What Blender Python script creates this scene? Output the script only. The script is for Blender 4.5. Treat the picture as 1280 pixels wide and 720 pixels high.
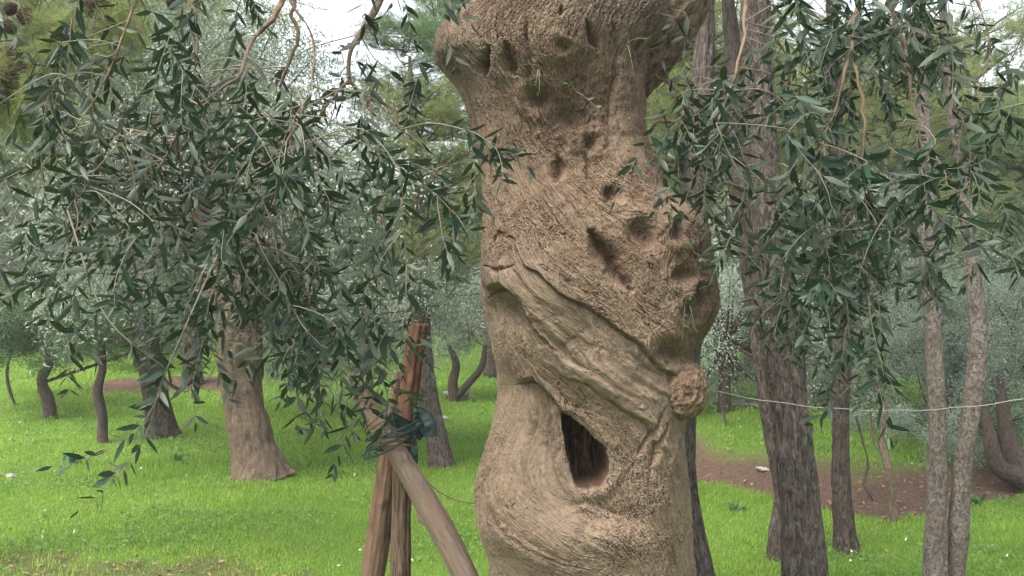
import bpy, math, random
import numpy as np
from mathutils import Vector

# ------------------------------------------------------------------ camera, sky, sun, exposure
for o in list(bpy.data.objects):
    bpy.data.objects.remove(o)
sc = bpy.context.scene
COL = sc.collection
cam_d = bpy.data.cameras.new('camera')
cam_d.lens = 36.0; cam_d.sensor_width = 36.0
cam_d.clip_start = 0.05; cam_d.clip_end = 600.0
cam = bpy.data.objects.new('camera', cam_d); COL.objects.link(cam)
CAMZ = 1.6
cam.location = (0, 0, CAMZ); cam.rotation_euler = (math.radians(90), 0, 0)
sc.camera = cam

SUN_EL, SUN_AZ = 58.0, 222.0      # azimuth: compass-like, 0 = +Y, clockwise; 205 = behind the camera, a little to its left
w = bpy.data.worlds.new('World'); sc.world = w; w.use_nodes = True
nt = w.node_tree
for n in list(nt.nodes): nt.nodes.remove(n)
sky = nt.nodes.new('ShaderNodeTexSky'); sky.sky_type = 'NISHITA'; sky.sun_disc = False
sky.sun_elevation = math.radians(SUN_EL); sky.sun_rotation = math.radians(SUN_AZ)
sky.air_density = 1.0; sky.dust_density = 4.0; sky.ozone_density = 1.0
hs = nt.nodes.new('ShaderNodeHueSaturation'); hs.inputs['Saturation'].default_value = 0.35
bg = nt.nodes.new('ShaderNodeBackground'); bg.inputs['Strength'].default_value = 0.15
wo = nt.nodes.new('ShaderNodeOutputWorld')
nt.links.new(sky.outputs[0], hs.inputs['Color']); nt.links.new(hs.outputs[0], bg.inputs['Color']); nt.links.new(bg.outputs[0], wo.inputs['Surface'])

sl = bpy.data.lights.new('sun', 'SUN'); sl.energy = 1.25; sl.angle = math.radians(20); sl.color = (1.0, 0.95, 0.87)
so = bpy.data.objects.new('sun', sl); COL.objects.link(so)
az, el = math.radians(SUN_AZ), math.radians(SUN_EL)
sdir = Vector((math.sin(az) * math.cos(el), math.cos(az) * math.cos(el), math.sin(el)))
so.rotation_euler = sdir.to_track_quat('Z', 'Y').to_euler()
sc.view_settings.view_transform = 'Standard'; sc.view_settings.look = 'None'
sc.view_settings.exposure = 1.78; sc.view_settings.gamma = 1.0
sc.view_settings.use_curve_mapping = False
sc.render.engine = 'CYCLES'
sc.cycles.max_bounces = 8; sc.cycles.diffuse_bounces = 4; sc.cycles.transmission_bounces = 4

rs = np.random.RandomState

# ------------------------------------------------------------------ numeric helpers
def P(px, py, d):
    """photo pixel (1280 wide) at depth d metres -> world point"""
    return np.array([(px - 640) / 1280.0 * d, d, CAMZ - (py - 360) / 1280.0 * d])

def sstep(a, b, x):
    t = np.clip((x - a) / (b - a), 0, 1)
    return t * t * (3 - 2 * t)

def _hash(i, j, k, s):
    n = (i.astype(np.int64) * 73856093) ^ (j.astype(np.int64) * 19349663) ^ (k.astype(np.int64) * 83492791) ^ (s * 2654435761)
    n = (n ^ (n >> 13)) * 1274126177 & 0x7fffffff
    n = (n ^ (n >> 15)) * 668265263 & 0x7fffffff
    return (n & 0xffff) / 65535.0

def vnoise(x, y, z, seed=0):
    x, y, z = np.broadcast_arrays(x, y, z)
    xi, yi, zi = np.floor(x), np.floor(y), np.floor(z)
    fx, fy, fz = x - xi, y - yi, z - zi
    fx = fx * fx * (3 - 2 * fx); fy = fy * fy * (3 - 2 * fy); fz = fz * fz * (3 - 2 * fz)
    r = 0
    for a in (0, 1):
        for b in (0, 1):
            for c in (0, 1):
                r = r + _hash(xi + a, yi + b, zi + c, seed) * (fx if a else 1 - fx) * (fy if b else 1 - fy) * (fz if c else 1 - fz)
    return r * 2 - 1

def fbm(x, y, z, oct=4, seed=0):
    r = 0; a = 1.0; t = 0
    for i in range(oct):
        r = r + a * vnoise(x, y, z, seed + i * 7); t += a
        x = x * 2.03; y = y * 2.03; z = z * 2.03; a *= 0.5
    return r / t

def mesh(name, verts, faces, mat, smooth=True, attrs=None, parent=None, link=True):
    """faces: list of integer arrays, each (n, k)"""
    me = bpy.data.meshes.new(name)
    verts = np.asarray(verts, dtype=np.float32)
    faces = [np.asarray(f, dtype=np.int32) for f in faces if len(f)]
    me.vertices.add(len(verts)); me.vertices.foreach_set('co', verts.ravel())
    loops = np.concatenate([f.ravel() for f in faces])
    sizes = np.concatenate([np.full(len(f), f.shape[1], dtype=np.int32) for f in faces])
    starts = np.concatenate([[0], np.cumsum(sizes)[:-1]]).astype(np.int32)
    me.loops.add(len(loops)); me.loops.foreach_set('vertex_index', loops)
    me.polygons.add(len(sizes)); me.polygons.foreach_set('loop_start', starts)
    me.update(calc_edges=True)
    if smooth:
        me.polygons.foreach_set('use_smooth', np.ones(len(sizes), dtype=bool))
    for k, v in (attrs or {}).items():
        v = np.asarray(v, dtype=np.float32)
        if v.ndim == 1:
            at = me.attributes.new(k, 'FLOAT', 'POINT'); at.data.foreach_set('value', v)
        else:
            at = me.attributes.new(k, 'FLOAT_VECTOR', 'POINT'); at.data.foreach_set('vector', v.ravel())
    me.materials.append(mat)
    o = bpy.data.objects.new(name, me)
    if link: COL.objects.link(o)
    if parent is not None: o.parent = parent
    return o

def put_at(o, p):
    """move a mesh object's origin to p, keeping its geometry in place"""
    me = o.data; n = len(me.vertices); a = np.empty(n * 3, dtype=np.float32)
    me.vertices.foreach_get('co', a); a = a.reshape(-1, 3) - np.asarray(p, dtype=np.float32)
    me.vertices.foreach_set('co', a.ravel()); me.update(); o.location = tuple(map(float, p)); return o

def tag(o, label=None, cat=None, group=None, kind=None):
    if label: o['label'] = label
    if cat: o['category'] = cat
    if group: o['group'] = group
    if kind: o['kind'] = kind
    return o

def empty(name, loc, label, cat, group=None):
    o = bpy.data.objects.new(name, None); COL.objects.link(o); o.location = tuple(map(float, loc)); o.empty_display_size = .2
    return tag(o, label, cat, group)

def crom(pts, n):
    """Catmull-Rom resample rows of pts to n rows"""
    pts = np.asarray(pts, float)
    if len(pts) == 2:
        t = np.linspace(0, 1, n)[:, None]; return pts[0] * (1 - t) + pts[1] * t
    e = np.vstack([2 * pts[0] - pts[1], pts, 2 * pts[-1] - pts[-2]])
    seg = np.linalg.norm(np.diff(pts[:, :3], axis=0), axis=1); cum = np.concatenate([[0], np.cumsum(seg)]); cum /= cum[-1]
    u = np.linspace(0, 1, n); k = np.clip(np.searchsorted(cum, u, side='right') - 1, 0, len(pts) - 2)
    t = ((u - cum[k]) / (cum[k + 1] - cum[k]))[:, None]
    p0, p1, p2, p3 = e[k], e[k + 1], e[k + 2], e[k + 3]
    return 0.5 * (2 * p1 + (p2 - p0) * t + (2 * p0 - 5 * p1 + 4 * p2 - p3) * t * t + (3 * p1 - p0 - 3 * p2 + p3) * t ** 3)

class Geo:
    def __init__(s): s.v = []; s.f = {}; s.a = {}; s.n = 0
    def add(s, v, faces, **at):
        s.v.append(np.asarray(v, float))
        for f in faces:
            f = np.asarray(f, dtype=np.int64); s.f.setdefault(f.shape[1], []).append(f + s.n)
        for k, x in at.items(): s.a.setdefault(k, []).append(np.asarray(x, float))
        s.n += len(v)
    def build(s, name, mat, parent=None, smooth=True, link=True):
        v = np.vstack(s.v); fs = [np.vstack(x) for x in s.f.values()]
        return mesh(name, v, fs, mat, smooth, {k: np.concatenate(x) for k, x in s.a.items()}, parent, link)

def tube(geo, path, rad, seg=8, disp=None, caps=True, n=None, phase=0.0):
    """tapered tube; path (k,3), rad (k,). attribute bk = (cos*r, sin*r, along)"""
    pr = np.column_stack([np.asarray(path, float), np.asarray(rad, float)])
    if n: pr = crom(pr, n)
    p = pr[:, :3]; r = np.maximum(pr[:, 3], 1e-5)
    t = np.gradient(p, axis=0); t /= np.linalg.norm(t, axis=1)[:, None] + 1e-12
    N = np.empty_like(t); a = np.array([1., 0, 0]) if abs(t[0][0]) < .8 else np.array([0, 1., 0])
    a = a - t[0] * a.dot(t[0]); N[0] = a / np.linalg.norm(a)
    for i in range(1, len(t)):
        a = N[i - 1] - t[i] * N[i - 1].dot(t[i]); N[i] = a / (np.linalg.norm(a) + 1e-12)
    B = np.cross(t, N)
    along = np.concatenate([[0], np.cumsum(np.linalg.norm(np.diff(p, axis=0), axis=1))])
    th = np.arange(seg) / seg * 2 * math.pi
    R = np.repeat(r[:, None], seg, 1); TH = np.repeat(th[None], len(p), 0); AL = np.repeat(along[:, None], seg, 1)
    if disp is not None: R = R + disp(TH, AL, R)
    v = p[:, None, :] + R[..., None] * (np.cos(TH)[..., None] * N[:, None, :] + np.sin(TH)[..., None] * B[:, None, :])
    rr = float(r.mean())
    bk = np.stack([np.cos(TH) * rr + phase, np.sin(TH) * rr, AL + phase * 3], -1)
    m = len(p); i = np.arange(m - 1)[:, None] * seg; j = np.arange(seg)[None]; j2 = (j + 1) % seg
    f = np.stack([i + j, i + j2, i + seg + j2, i + seg + j], -1).reshape(-1, 4)
    V = v.reshape(-1, 3); BK = bk.reshape(-1, 3); faces = [f]
    if caps:
        nb = len(V); V = np.vstack([V, p[0], p[-1]]); BK = np.vstack([BK, [[phase, 0, 0]], [[phase, 0, along[-1]]]])
        jj = np.arange(seg); k2 = (jj + 1) % seg
        faces.append(np.stack([np.full(seg, nb), k2, jj], -1))
        e = (m - 1) * seg; faces.append(np.stack([np.full(seg, nb + 1), e + jj, e + k2], -1))
    geo.add(V, faces, bk=BK)
    return geo

def norm(a): return a / (np.linalg.norm(a, axis=-1, keepdims=True) + 1e-9)

def leaves(geo, base, d, nrm, L, W, rng, droop=0.12, fold=0.25):
    """lanceolate folded leaves, 8 vertices each"""
    n = len(base); d = norm(d); s = norm(np.cross(d, nrm)); u = norm(np.cross(s, d))
    T = np.array([0, .30, .30, .30, .66, .66, .66, 1.0]); S = np.array([0, -1, 0, 1, -.82, 0, .82, 0]); F = np.array([0, 0, -1, 0, 0, -.82, 0, 0])
    curl = (rng.rand(n) * 2 - .6) * droop; side = (rng.rand(n) - .5) * .14
    L = L[:, None]; W = W[:, None]
    v = base[:, None] + d[:, None] * (T * L)[..., None] + s[:, None] * (S * W * .5 + side[:, None] * L * T ** 2)[..., None] + u[:, None] * (F * W * .5 * fold - curl[:, None] * L * T ** 2)[..., None]
    k = (np.arange(n) * 8)[:, None]
    tr = np.concatenate([k + [0, 2, 1], k + [0, 3, 2], k + [4, 5, 7], k + [5, 6, 7]])
    q = np.concatenate([k + [1, 2, 5, 4], k + [2, 3, 6, 5]])
    rnd = np.repeat(rng.rand(n), 8)
    mid = np.tile(np.abs(S), n)
    geo.add(v.reshape(-1, 3), [tr, q], rnd=rnd, mid=mid)

def dleaves(geo, base, d, nrm, L, W, rng):
    """small two-triangle leaves for trees further off"""
    n = len(base); d = norm(d); s = norm(np.cross(d, nrm)); u = np.cross(s, d)
    L = L[:, None]; W = W[:, None]
    T = np.array([0, .45, 1, .5]); S = np.array([0, -.5, 0, .5]); U = np.array([0, .1, 0, .1])
    v = base[:, None] + d[:, None] * (T * L)[..., None] + s[:, None] * (S * W)[..., None] + u[:, None] * (U * W)[..., None]
    k = (np.arange(n) * 4)[:, None]
    geo.add(v.reshape(-1, 3), [k + [0, 1, 2], k + [0, 2, 3]], rnd=np.repeat(rng.rand(n), 4))

def rdir(n, rng):
    a = rng.normal(size=(n, 3)); return norm(a)

# ------------------------------------------------------------------ materials
def newmat(name):
    m = bpy.data.materials.new(name); m.use_nodes = True; t = m.node_tree
    for n in list(t.nodes): t.nodes.remove(n)
    out = t.nodes.new('ShaderNodeOutputMaterial')
    return m, t, out

class NB:
    def __init__(s, t): s.t = t
    def n(s, ty, **kw):
        x = s.t.nodes.new(ty)
        for k, v in kw.items():
            if k in ('i',):
                for a, b in v.items(): s.set(x, a, b)
            else: setattr(x, k, v)
        return x
    def set(s, x, a, b):
        if hasattr(b, 'is_output'): s.t.links.new(b, x.inputs[a])
        else: x.inputs[a].default_value = b
    def attr(s, name): return s.n('ShaderNodeAttribute', attribute_name=name)
    def noise(s, vec, scale, detail=4, rough=.6, dist=0.0):
        return s.n('ShaderNodeTexNoise', i={'Vector': vec, 'Scale': scale, 'Detail': detail, 'Roughness': rough, 'Distortion': dist}).outputs['Fac']
    def mapping(s, vec, sc=(1, 1, 1), loc=(0, 0, 0)): return s.n('ShaderNodeMapping', i={'Vector': vec, 'Scale': sc, 'Location': loc}).outputs[0]
    def ramp(s, fac, stops):
        r = s.n('ShaderNodeValToRGB'); s.set(r, 'Fac', fac); e = r.color_ramp.elements
        while len(e) > 1: e.remove(e[-1])
        for i, (p, c) in enumerate(stops):
            x = e[0] if i == 0 else e.new(p)
            x.position = p; x.color = (*c, 1) if len(c) == 3 else c
        return r.outputs['Color']
    def mix(s, f, a, b, mode='MIX'):
        m = s.n('ShaderNodeMix', data_type='RGBA', blend_type=mode)
        s.set(m, 0, f)
        for idx, x in ((6, a), (7, b)):
            if isinstance(x, tuple) and len(x) == 3: x = (*x, 1)
            s.set(m, idx, x)
        return m.outputs[2]
    def math(s, op, a, b=0.0, c=0.0, clamp=False):
        m = s.n('ShaderNodeMath', operation=op, use_clamp=clamp)
        s.set(m, 0, a); s.set(m, 1, b); s.set(m, 2, c); return m.outputs[0]
    def bump(s, h, strength=.5, dist=.01): return s.n('ShaderNodeBump', i={'Height': h, 'Strength': strength, 'Distance': dist}).outputs[0]
    def bsdf(s, col, rough=.8, normal=None, spec=.3):
        b = s.n('ShaderNodeBsdfPrincipled', i={'Base Color': col, 'Roughness': rough, 'Specular IOR Level': spec})
        if normal is not None: s.set(b, 'Normal', normal)
        return b.outputs[0]

def mat_olive_bark():
    m, t, out = newmat('olive_bark'); N = NB(t)
    pos = N.n('ShaderNodeTexCoord').outputs['Object']
    fl = N.attr('flake').outputs['Fac']; dead = N.attr('dead').outputs['Fac']; rot = N.attr('rot').outputs['Fac']; fine = N.attr('fine').outputs['Fac']
    n1 = N.noise(pos, 3.0, 5, .6); n2 = N.noise(pos, 26, 5, .65); n3 = N.noise(pos, 140, 4, .7)
    n0 = N.noise(pos, 1.3, 3, .5)
    base = N.ramp(n1, [(.30, (.125, .080, .048)), (.5, (.175, .120, .076)), (.70, (.225, .165, .108))])
    pale = N.mix(N.math('MULTIPLY', N.math('SUBTRACT', n2, .45, clamp=True), 2.6, clamp=True), base, (.27, .205, .14))
    gz = N.n('ShaderNodeSeparateXYZ', i={0: pos}).outputs[2]
    pale = N.mix(N.math('MULTIPLY', N.math('SUBTRACT', n0, .5, clamp=True), 3.0, clamp=True), pale, (.175, .150, .120))
    low = N.n('ShaderNodeMapRange', i={0: gz, 1: 1.75, 2: .7, 3: 0.0, 4: .55}).outputs[0]
    pale = N.mix(low, pale, N.mix(n2, (.26, .185, .12), (.37, .285, .20)))
    pale = N.mix(N.math('MULTIPLY', N.math('SUBTRACT', fine, .55, clamp=True), .9, clamp=True), pale, (.36, .29, .22))
    col = N.mix(N.math('SUBTRACT', 1.0, fl, clamp=True), pale, (.036, .021, .014))
    col = N.mix(N.math('MULTIPLY', N.math('SUBTRACT', n3, .5, clamp=True), 1.5, clamp=True), col, (.085, .054, .036))
    st_ = N.noise(N.mapping(pos, (1, 1, .45)), 9, 5, .7, 1.2)
    col = N.mix(N.math('MULTIPLY', N.math('SUBTRACT', st_, .54, clamp=True), 3.2, clamp=True), col, (.085, .058, .038))
    dw = N.mix(fine, N.mix(n2, (.11, .072, .046), (.18, .127, .086)), N.mix(n2, (.21, .155, .11), (.32, .25, .18)))
    stain = N.noise(N.mapping(pos, (1, 1, 1), (3, 1, 7)), 7, 4, .7)
    dw = N.mix(N.math('MULTIPLY', N.math('SUBTRACT', stain, .52, clamp=True), 4.0, clamp=True), dw, (.085, .07, .06))
    col = N.mix(dead, col, dw)
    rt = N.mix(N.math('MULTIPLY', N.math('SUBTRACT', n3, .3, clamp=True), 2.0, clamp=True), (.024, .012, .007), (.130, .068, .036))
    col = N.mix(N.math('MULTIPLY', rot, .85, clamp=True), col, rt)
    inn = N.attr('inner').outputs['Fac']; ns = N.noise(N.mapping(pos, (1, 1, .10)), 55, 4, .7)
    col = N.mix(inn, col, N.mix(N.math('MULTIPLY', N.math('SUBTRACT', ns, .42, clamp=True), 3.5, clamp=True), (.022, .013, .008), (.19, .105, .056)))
    hh = N.math('ADD', N.math('MULTIPLY', n3, .5), N.math('MULTIPLY', n2, 1.2))
    nb = N.bump(hh, .55, .006)
    t.links.new(N.bsdf(col, .88, nb, .2), out.inputs[0]); return m

def mat_bark(name, c1, c2, c3, zs=.22, scale=38, bump=.9, crackc=(.05, .035, .028)):
    m, t, out = newmat(name); N = NB(t)
    v = N.attr('bk').outputs['Vector']
    mv = N.mapping(v, (1, 1, zs))
    wob = N.noise(v, 6, 3, .6)
    vo = N.n('ShaderNodeTexVoronoi', feature='DISTANCE_TO_EDGE', i={'Vector': N.mix(.04, mv, N.n('ShaderNodeTexNoise', i={'Vector': mv, 'Scale': 30.0, 'Detail': 3.0}).outputs['Color']), 'Scale': scale * 1.5, 'Randomness': 1.0}).outputs['Distance']
    n2 = N.noise(mv, scale * 1.6, 6, .7); n3 = N.noise(v, 160, 4, .7)
    fur = N.noise(N.mapping(v, (1, 1, zs * 1.1)), scale * 1.25, 5, .65, .8)
    furm = N.ramp(fur, [(.40, (.05, .05, .05)), (.50, (.75, .75, .75)), (.56, (1, 1, 1))])
    plate0 = N.ramp(vo, [(0.0, (.15, .15, .15)), (.05, (.5, .5, .5)), (.24, (1, 1, 1))])
    plate = N.mix(1.0, N.mix(.55, (1, 1, 1), plate0), furm, 'MULTIPLY')
    col = N.mix(n2, c1, c2); col = N.mix(N.math('MULTIPLY', N.math('SUBTRACT', wob, .42, clamp=True), 3, clamp=True), col, c3)
    col = N.mix(N.math('MULTIPLY', n3, .35), col, (.10, .075, .06))
    col = N.mix(plate, crackc, col)
    h = N.math('ADD', N.math('MULTIPLY', plate, 1.0), N.math('ADD', N.math('MULTIPLY', n2, .7), N.math('MULTIPLY', n3, .35)))
    t.links.new(N.bsdf(col, .92, N.bump(h, bump, .012), .15), out.inputs[0]); return m

def mat_wood(name, c1, c2, c3, knot=(.06, .032, .02), low=None):
    m, t, out = newmat(name); N = NB(t)
    v = N.attr('bk').outputs['Vector']; mv = N.mapping(v, (1, 1, .13))
    g = N.noise(mv, 75, 6, .75, .6); n1 = N.noise(N.mapping(v, (1, 1, .5)), 14, 4, .6); n3 = N.noise(N.mapping(v, (1, 1, .10)), 130, 4, .7)
    col = N.mix(N.math('MULTIPLY', N.math('SUBTRACT', g, .35, clamp=True), 3, clamp=True), c1, c2)
    col = N.mix(N.math('MULTIPLY', N.math('SUBTRACT', n1, .50, clamp=True), 6, clamp=True), col, c3)
    col = N.mix(N.math('MULTIPLY', N.math('SUBTRACT', n3, .58, clamp=True), 5, clamp=True), col, knot)
    if low:
        oz = N.n('ShaderNodeSeparateXYZ', i={0: N.n('ShaderNodeTexCoord').outputs['Object']}).outputs[2]
        zz = N.math('ADD', oz, N.math('MULTIPLY', N.math('SUBTRACT', n1, .5), .35))
        fz_ = N.n('ShaderNodeMapRange', i={0: zz, 1: 1.10, 2: .98, 3: 0.0, 4: 1.0}).outputs[0]
        lc = N.mix(N.math('MULTIPLY', N.math('SUBTRACT', n3, .45, clamp=True), 5, clamp=True), N.mix(g, low[0], low[1]), (.045, .03, .022))
        col = N.mix(fz_, col, lc)
    t.links.new(N.bsdf(col, .8, N.bump(N.math('ADD', g, N.math('MULTIPLY', n3, .5)), .7, .008), .2), out.inputs[0]); return m

def mat_leaf(name, dark, light, under, rough=.38, trans=.22, tcol=None, spec=.5, midrib=False):
    m, t, out = newmat(name); N = NB(t)
    r = N.attr('rnd').outputs['Fac']
    top = N.mix(r, dark, light)
    if midrib:
        mid = N.attr('mid').outputs['Fac']
        top = N.mix(N.ramp(mid, [(0.0, (.55, .55, .55)), (.14, (0, 0, 0))]), top, tuple(min(1, c * 2.2 + .02) for c in light))
    geo = N.n('ShaderNodeNewGeometry')
    col = N.mix(geo.outputs['Backfacing'], top, under) if under else top
    b = N.bsdf(col, rough, None, spec)
    tr = N.n('ShaderNodeBsdfTranslucent', i={'Color': (*(tcol or tuple(c * 2.0 for c in light)), 1)}).outputs[0]
    mx = N.n('ShaderNodeMixShader', i={0: trans, 1: b, 2: tr}).outputs[0]
    t.links.new(mx, out.inputs[0]); return m

def mat_flat(name, col, rough=.7, spec=.3, bumps=0, var=.25):
    m, t, out = newmat(name); N = NB(t)
    pos = N.n('ShaderNodeTexCoord').outputs['Object']; n = N.noise(pos, 30, 4, .6)
    c = N.mix(n, tuple(x * (1 - var) for x in col), tuple(min(1, x * (1 + var)) for x in col))
    t.links.new(N.bsdf(c, rough, N.bump(n, bumps, .01) if bumps else None, spec), out.inputs[0]); return m

M = {}
M['olive_bark'] = mat_olive_bark()
M['pine_grey'] = mat_bark('pine_bark_grey', (.105, .088, .076), (.25, .222, .196), (.15, .118, .095), .22, 60)
M['pine_pale'] = mat_bark('pine_bark_pale', (.17, .15, .128), (.31, .28, .245), (.21, .17, .138), .5, 60, .7, (.085, .066, .054))
M['pine_warm'] = mat_bark('pine_bark_warm', (.09, .077, .066), (.18, .158, .136), (.12, .096, .076), .22, 60)
M['olive_far'] = mat_bark('olive_bark_far', (.15, .115, .08), (.27, .215, .155), (.19, .14, .095), .30, 60, .7, (.12, .08, .055))
M['thin_bark'] = mat_bark('thin_tree_bark', (.075, .062, .052), (.145, .118, .095), (.105, .077, .058), .3, 60, .7)
M['twig'] = mat_bark('twig_bark', (.24, .18, .13), (.36, .29, .21), (.30, .22, .15), .2, 120, .5, (.16, .11, .08))
M['shoot'] = mat_flat('shoot_bark', (.165, .145, .10), .7, .3)
M['wood_grey'] = mat_wood('weathered_stake', (.13, .092, .068), (.25, .19, .145), (.18, .125, .088))
M['wood_red'] = mat_wood('peeled_red_stake', (.105, .048, .027), (.185, .10, .062), (.09, .028, .015), (.06, .03, .02), ((.11, .068, .042), (.22, .15, .10)))
M['wood_brown'] = mat_wood('brown_stake', (.12, .068, .04), (.21, .14, .09), (.08, .045, .03))
M['olive_leaf'] = mat_leaf('olive_leaf', (.006, .020, .012), (.018, .044, .023), (.038, .053, .032), .46, .08, (.07, .12, .035), .28, True)
M['olive_silver'] = mat_leaf('olive_leaf_silver', (.09, .13, .09), (.23, .28, .21), (.28, .33, .26), .5, .25, (.22, .28, .16))
M['pine_yellow'] = mat_leaf('pine_needle_yellow', (.085, .115, .035), (.20, .235, .080), None, .5, .45, (.33, .38, .14), .3)
M['pine_green'] = mat_leaf('pine_needle_green', (.06, .11, .05), (.15, .22, .10), None, .5, .35, (.18, .28, .10), .3)
M['shrub_dark'] = mat_leaf('shrub_leaf_dark', (.02, .055, .018), (.06, .11, .035), None, .4, .25, (.10, .2, .04), .5)
M['grass'] = mat_leaf('grass_blade', (.115, .215, .03), (.27, .39, .07), None, .6, .5, (.33, .52, .075), .3)
M['clover'] = mat_leaf('clover_leaf', (.05, .13, .03), (.16, .27, .06), None, .5, .4, (.22, .38, .06), .3)
M['weed'] = mat_leaf('weed_leaf', (.03, .09, .03), (.08, .17, .05), None, .45, .2, (.08, .2, .05), .4)
M['cone'] = mat_flat('pine_cone', (.075, .048, .035), .8, .2)
M['strap'] = mat_flat('strap_cloth', (.004, .022, .020), .55, .4)
M['cord'] = mat_flat('white_cord', (.36, .37, .34), .7, .3)
M['wire'] = mat_flat('rusty_wire', (.09, .06, .05), .7, .3)
M['rope'] = mat_flat('rope_fibre', (.19, .13, .085), .9, .1)
M['stone'] = mat_flat('pale_stone', (.27, .25, .22), .85, .2, .6)
M['petal'] = mat_flat('petal', (.75, .76, .72), .7, .2)
M['litter'] = mat_flat('dead_leaf', (.24, .15, .09), .9, .1, 0, .6)

# ------------------------------------------------------------------ ground
BX = [-2, .9, 1.53, 1.97, 2.23, 2.6, 3.0, 3.4, 4.5, 8, 14]
BY = [12, 10.6, 8.5, 7.9, 7.35, 7.0, 7.25, 7.6, 8.2, 9.0, 9.5]
def hgt(x, y):
    yb = np.interp(x, BX, BY)
    k = sstep(.2, 1.5, x)
    h = k * (.30 * sstep(0, 1.25, y - yb) + .035 * np.maximum(0, y - yb - 1) * sstep(0, 1, y - yb))
    far = np.maximum(0, y - 14)
    h = h + .018 * far + .14 * np.maximum(0, y - 27) * sstep(27, 34, y) * sstep(80, 50, y) + .14 * 30 * sstep(50, 80, y)
    h = h + .028 * np.maximum(0, y - 12) * sstep(.5, -1.5, x) * sstep(34, 26, y)
    h = h + .025 * fbm(x * .45, y * .45, 0, 3, 5) + .010 * fbm(x * 2.4, y * 2.4, 0, 3, 9)
    h = h + .10 * np.exp(-(((x + 5.0) / 1.3) ** 2 + ((y - 15.3) / 1.2) ** 2)) + .05 * np.exp(-(((x + 7.0) / .9) ** 2 + ((y - 16) / .8) ** 2))
    return h
def dirt(x, y):
    yb = np.interp(x, BX, BY) + .18 * fbm(x * 1.6, y * 1.6, 0, 3, 3)
    s = y - yb
    wd = .55 + .30 * fbm(x * .8, y * .8, 0, 2, 8)
    d = sstep(-.08, .12, s) * sstep(wd + .5, wd, s) * sstep(.9, 1.5, x) * sstep(5.2, 4.2, x)
    q = ((x + 5.0) / 1.25) ** 2 + ((y - 15.2) / .9) ** 2 + .5 * fbm(x * 2, y * 2, 0, 3, 4)
    d = np.maximum(d, sstep(1.1, .8, q))
    # worn patch and litter towards the lower edge of the lawn
    q2 = ((x + 2.6) / 1.5) ** 2 + ((y - 5.6) / .55) ** 2 + 1.6 * fbm(x * 3, y * 3, 0, 4, 14)
    d = np.maximum(d, .55 * sstep(1.0, .4, q2))
    d = np.maximum(d, .9 * sstep(24, 26, y + 2 * fbm(x * .3, y * .3, 0, 2, 6)))
    return d

u = np.linspace(-1, 1, 520); gx = 9 * u + 240 * u ** 7
v_ = np.linspace(0, 1, 620); gy = -6 + 40 * v_ + 230 * v_ ** 6
GX, GY = np.meshgrid(gx, gy)
GZ = hgt(GX, GY) + .045 * dirt(GX, GY) * fbm(GX * 6, GY * 6, 0, 5, 2)
nr, nc = GX.shape
ii = np.arange(nr - 1)[:, None] * nc + np.arange(nc - 1)[None]
gf = np.stack([ii, ii + 1, ii + nc + 1, ii + nc], -1).reshape(-1, 4)
def mat_ground():
    m, t, out = newmat('ground'); N = NB(t)
    pos = N.n('ShaderNodeTexCoord').outputs['Object']
    d = N.attr('dirt').outputs['Fac']
    n1 = N.noise(pos, .8, 4); n2 = N.noise(pos, 9, 5, .7); n3 = N.noise(pos, 70, 4, .8)
    g = N.mix(n1, (.13, .24, .03), (.20, .33, .05)); g = N.mix(N.math('MULTIPLY', n3, .6), g, (.07, .10, .03))
    s = N.mix(n2, (.085, .052, .036), (.175, .115, .083)); s = N.mix(N.math('MULTIPLY', N.math('SUBTRACT', n3, .52, clamp=True), 5, clamp=True), s, (.27, .19, .145)); s = N.mix(N.math('MULTIPLY', N.math('SUBTRACT', N.noise(pos, 28, 4, .8), .55, clamp=True), 6, clamp=True), s, (.05, .032, .024))
    wp = N.n('ShaderNodeSeparateXYZ', i={0: pos}).outputs[1]
    dry = N.n('ShaderNodeMapRange', i={0: wp, 1: 21, 2: 25, 3: 0.0, 4: 1.0}).outputs[0]
    s = N.mix(dry, s, N.mix(n1, (.30, .27, .16), (.36, .33, .20)))
    col = N.mix(d, g, s)
    t.links.new(N.bsdf(col, .95, N.bump(N.math('ADD', n3, n2), .9, .04), .1), out.inputs[0]); return m
go = mesh('ground', np.stack([GX, GY, GZ], -1).reshape(-1, 3), [gf], mat_ground(), True, {'dirt': dirt(GX, GY).ravel()})
go['kind'] = 'structure'

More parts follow.
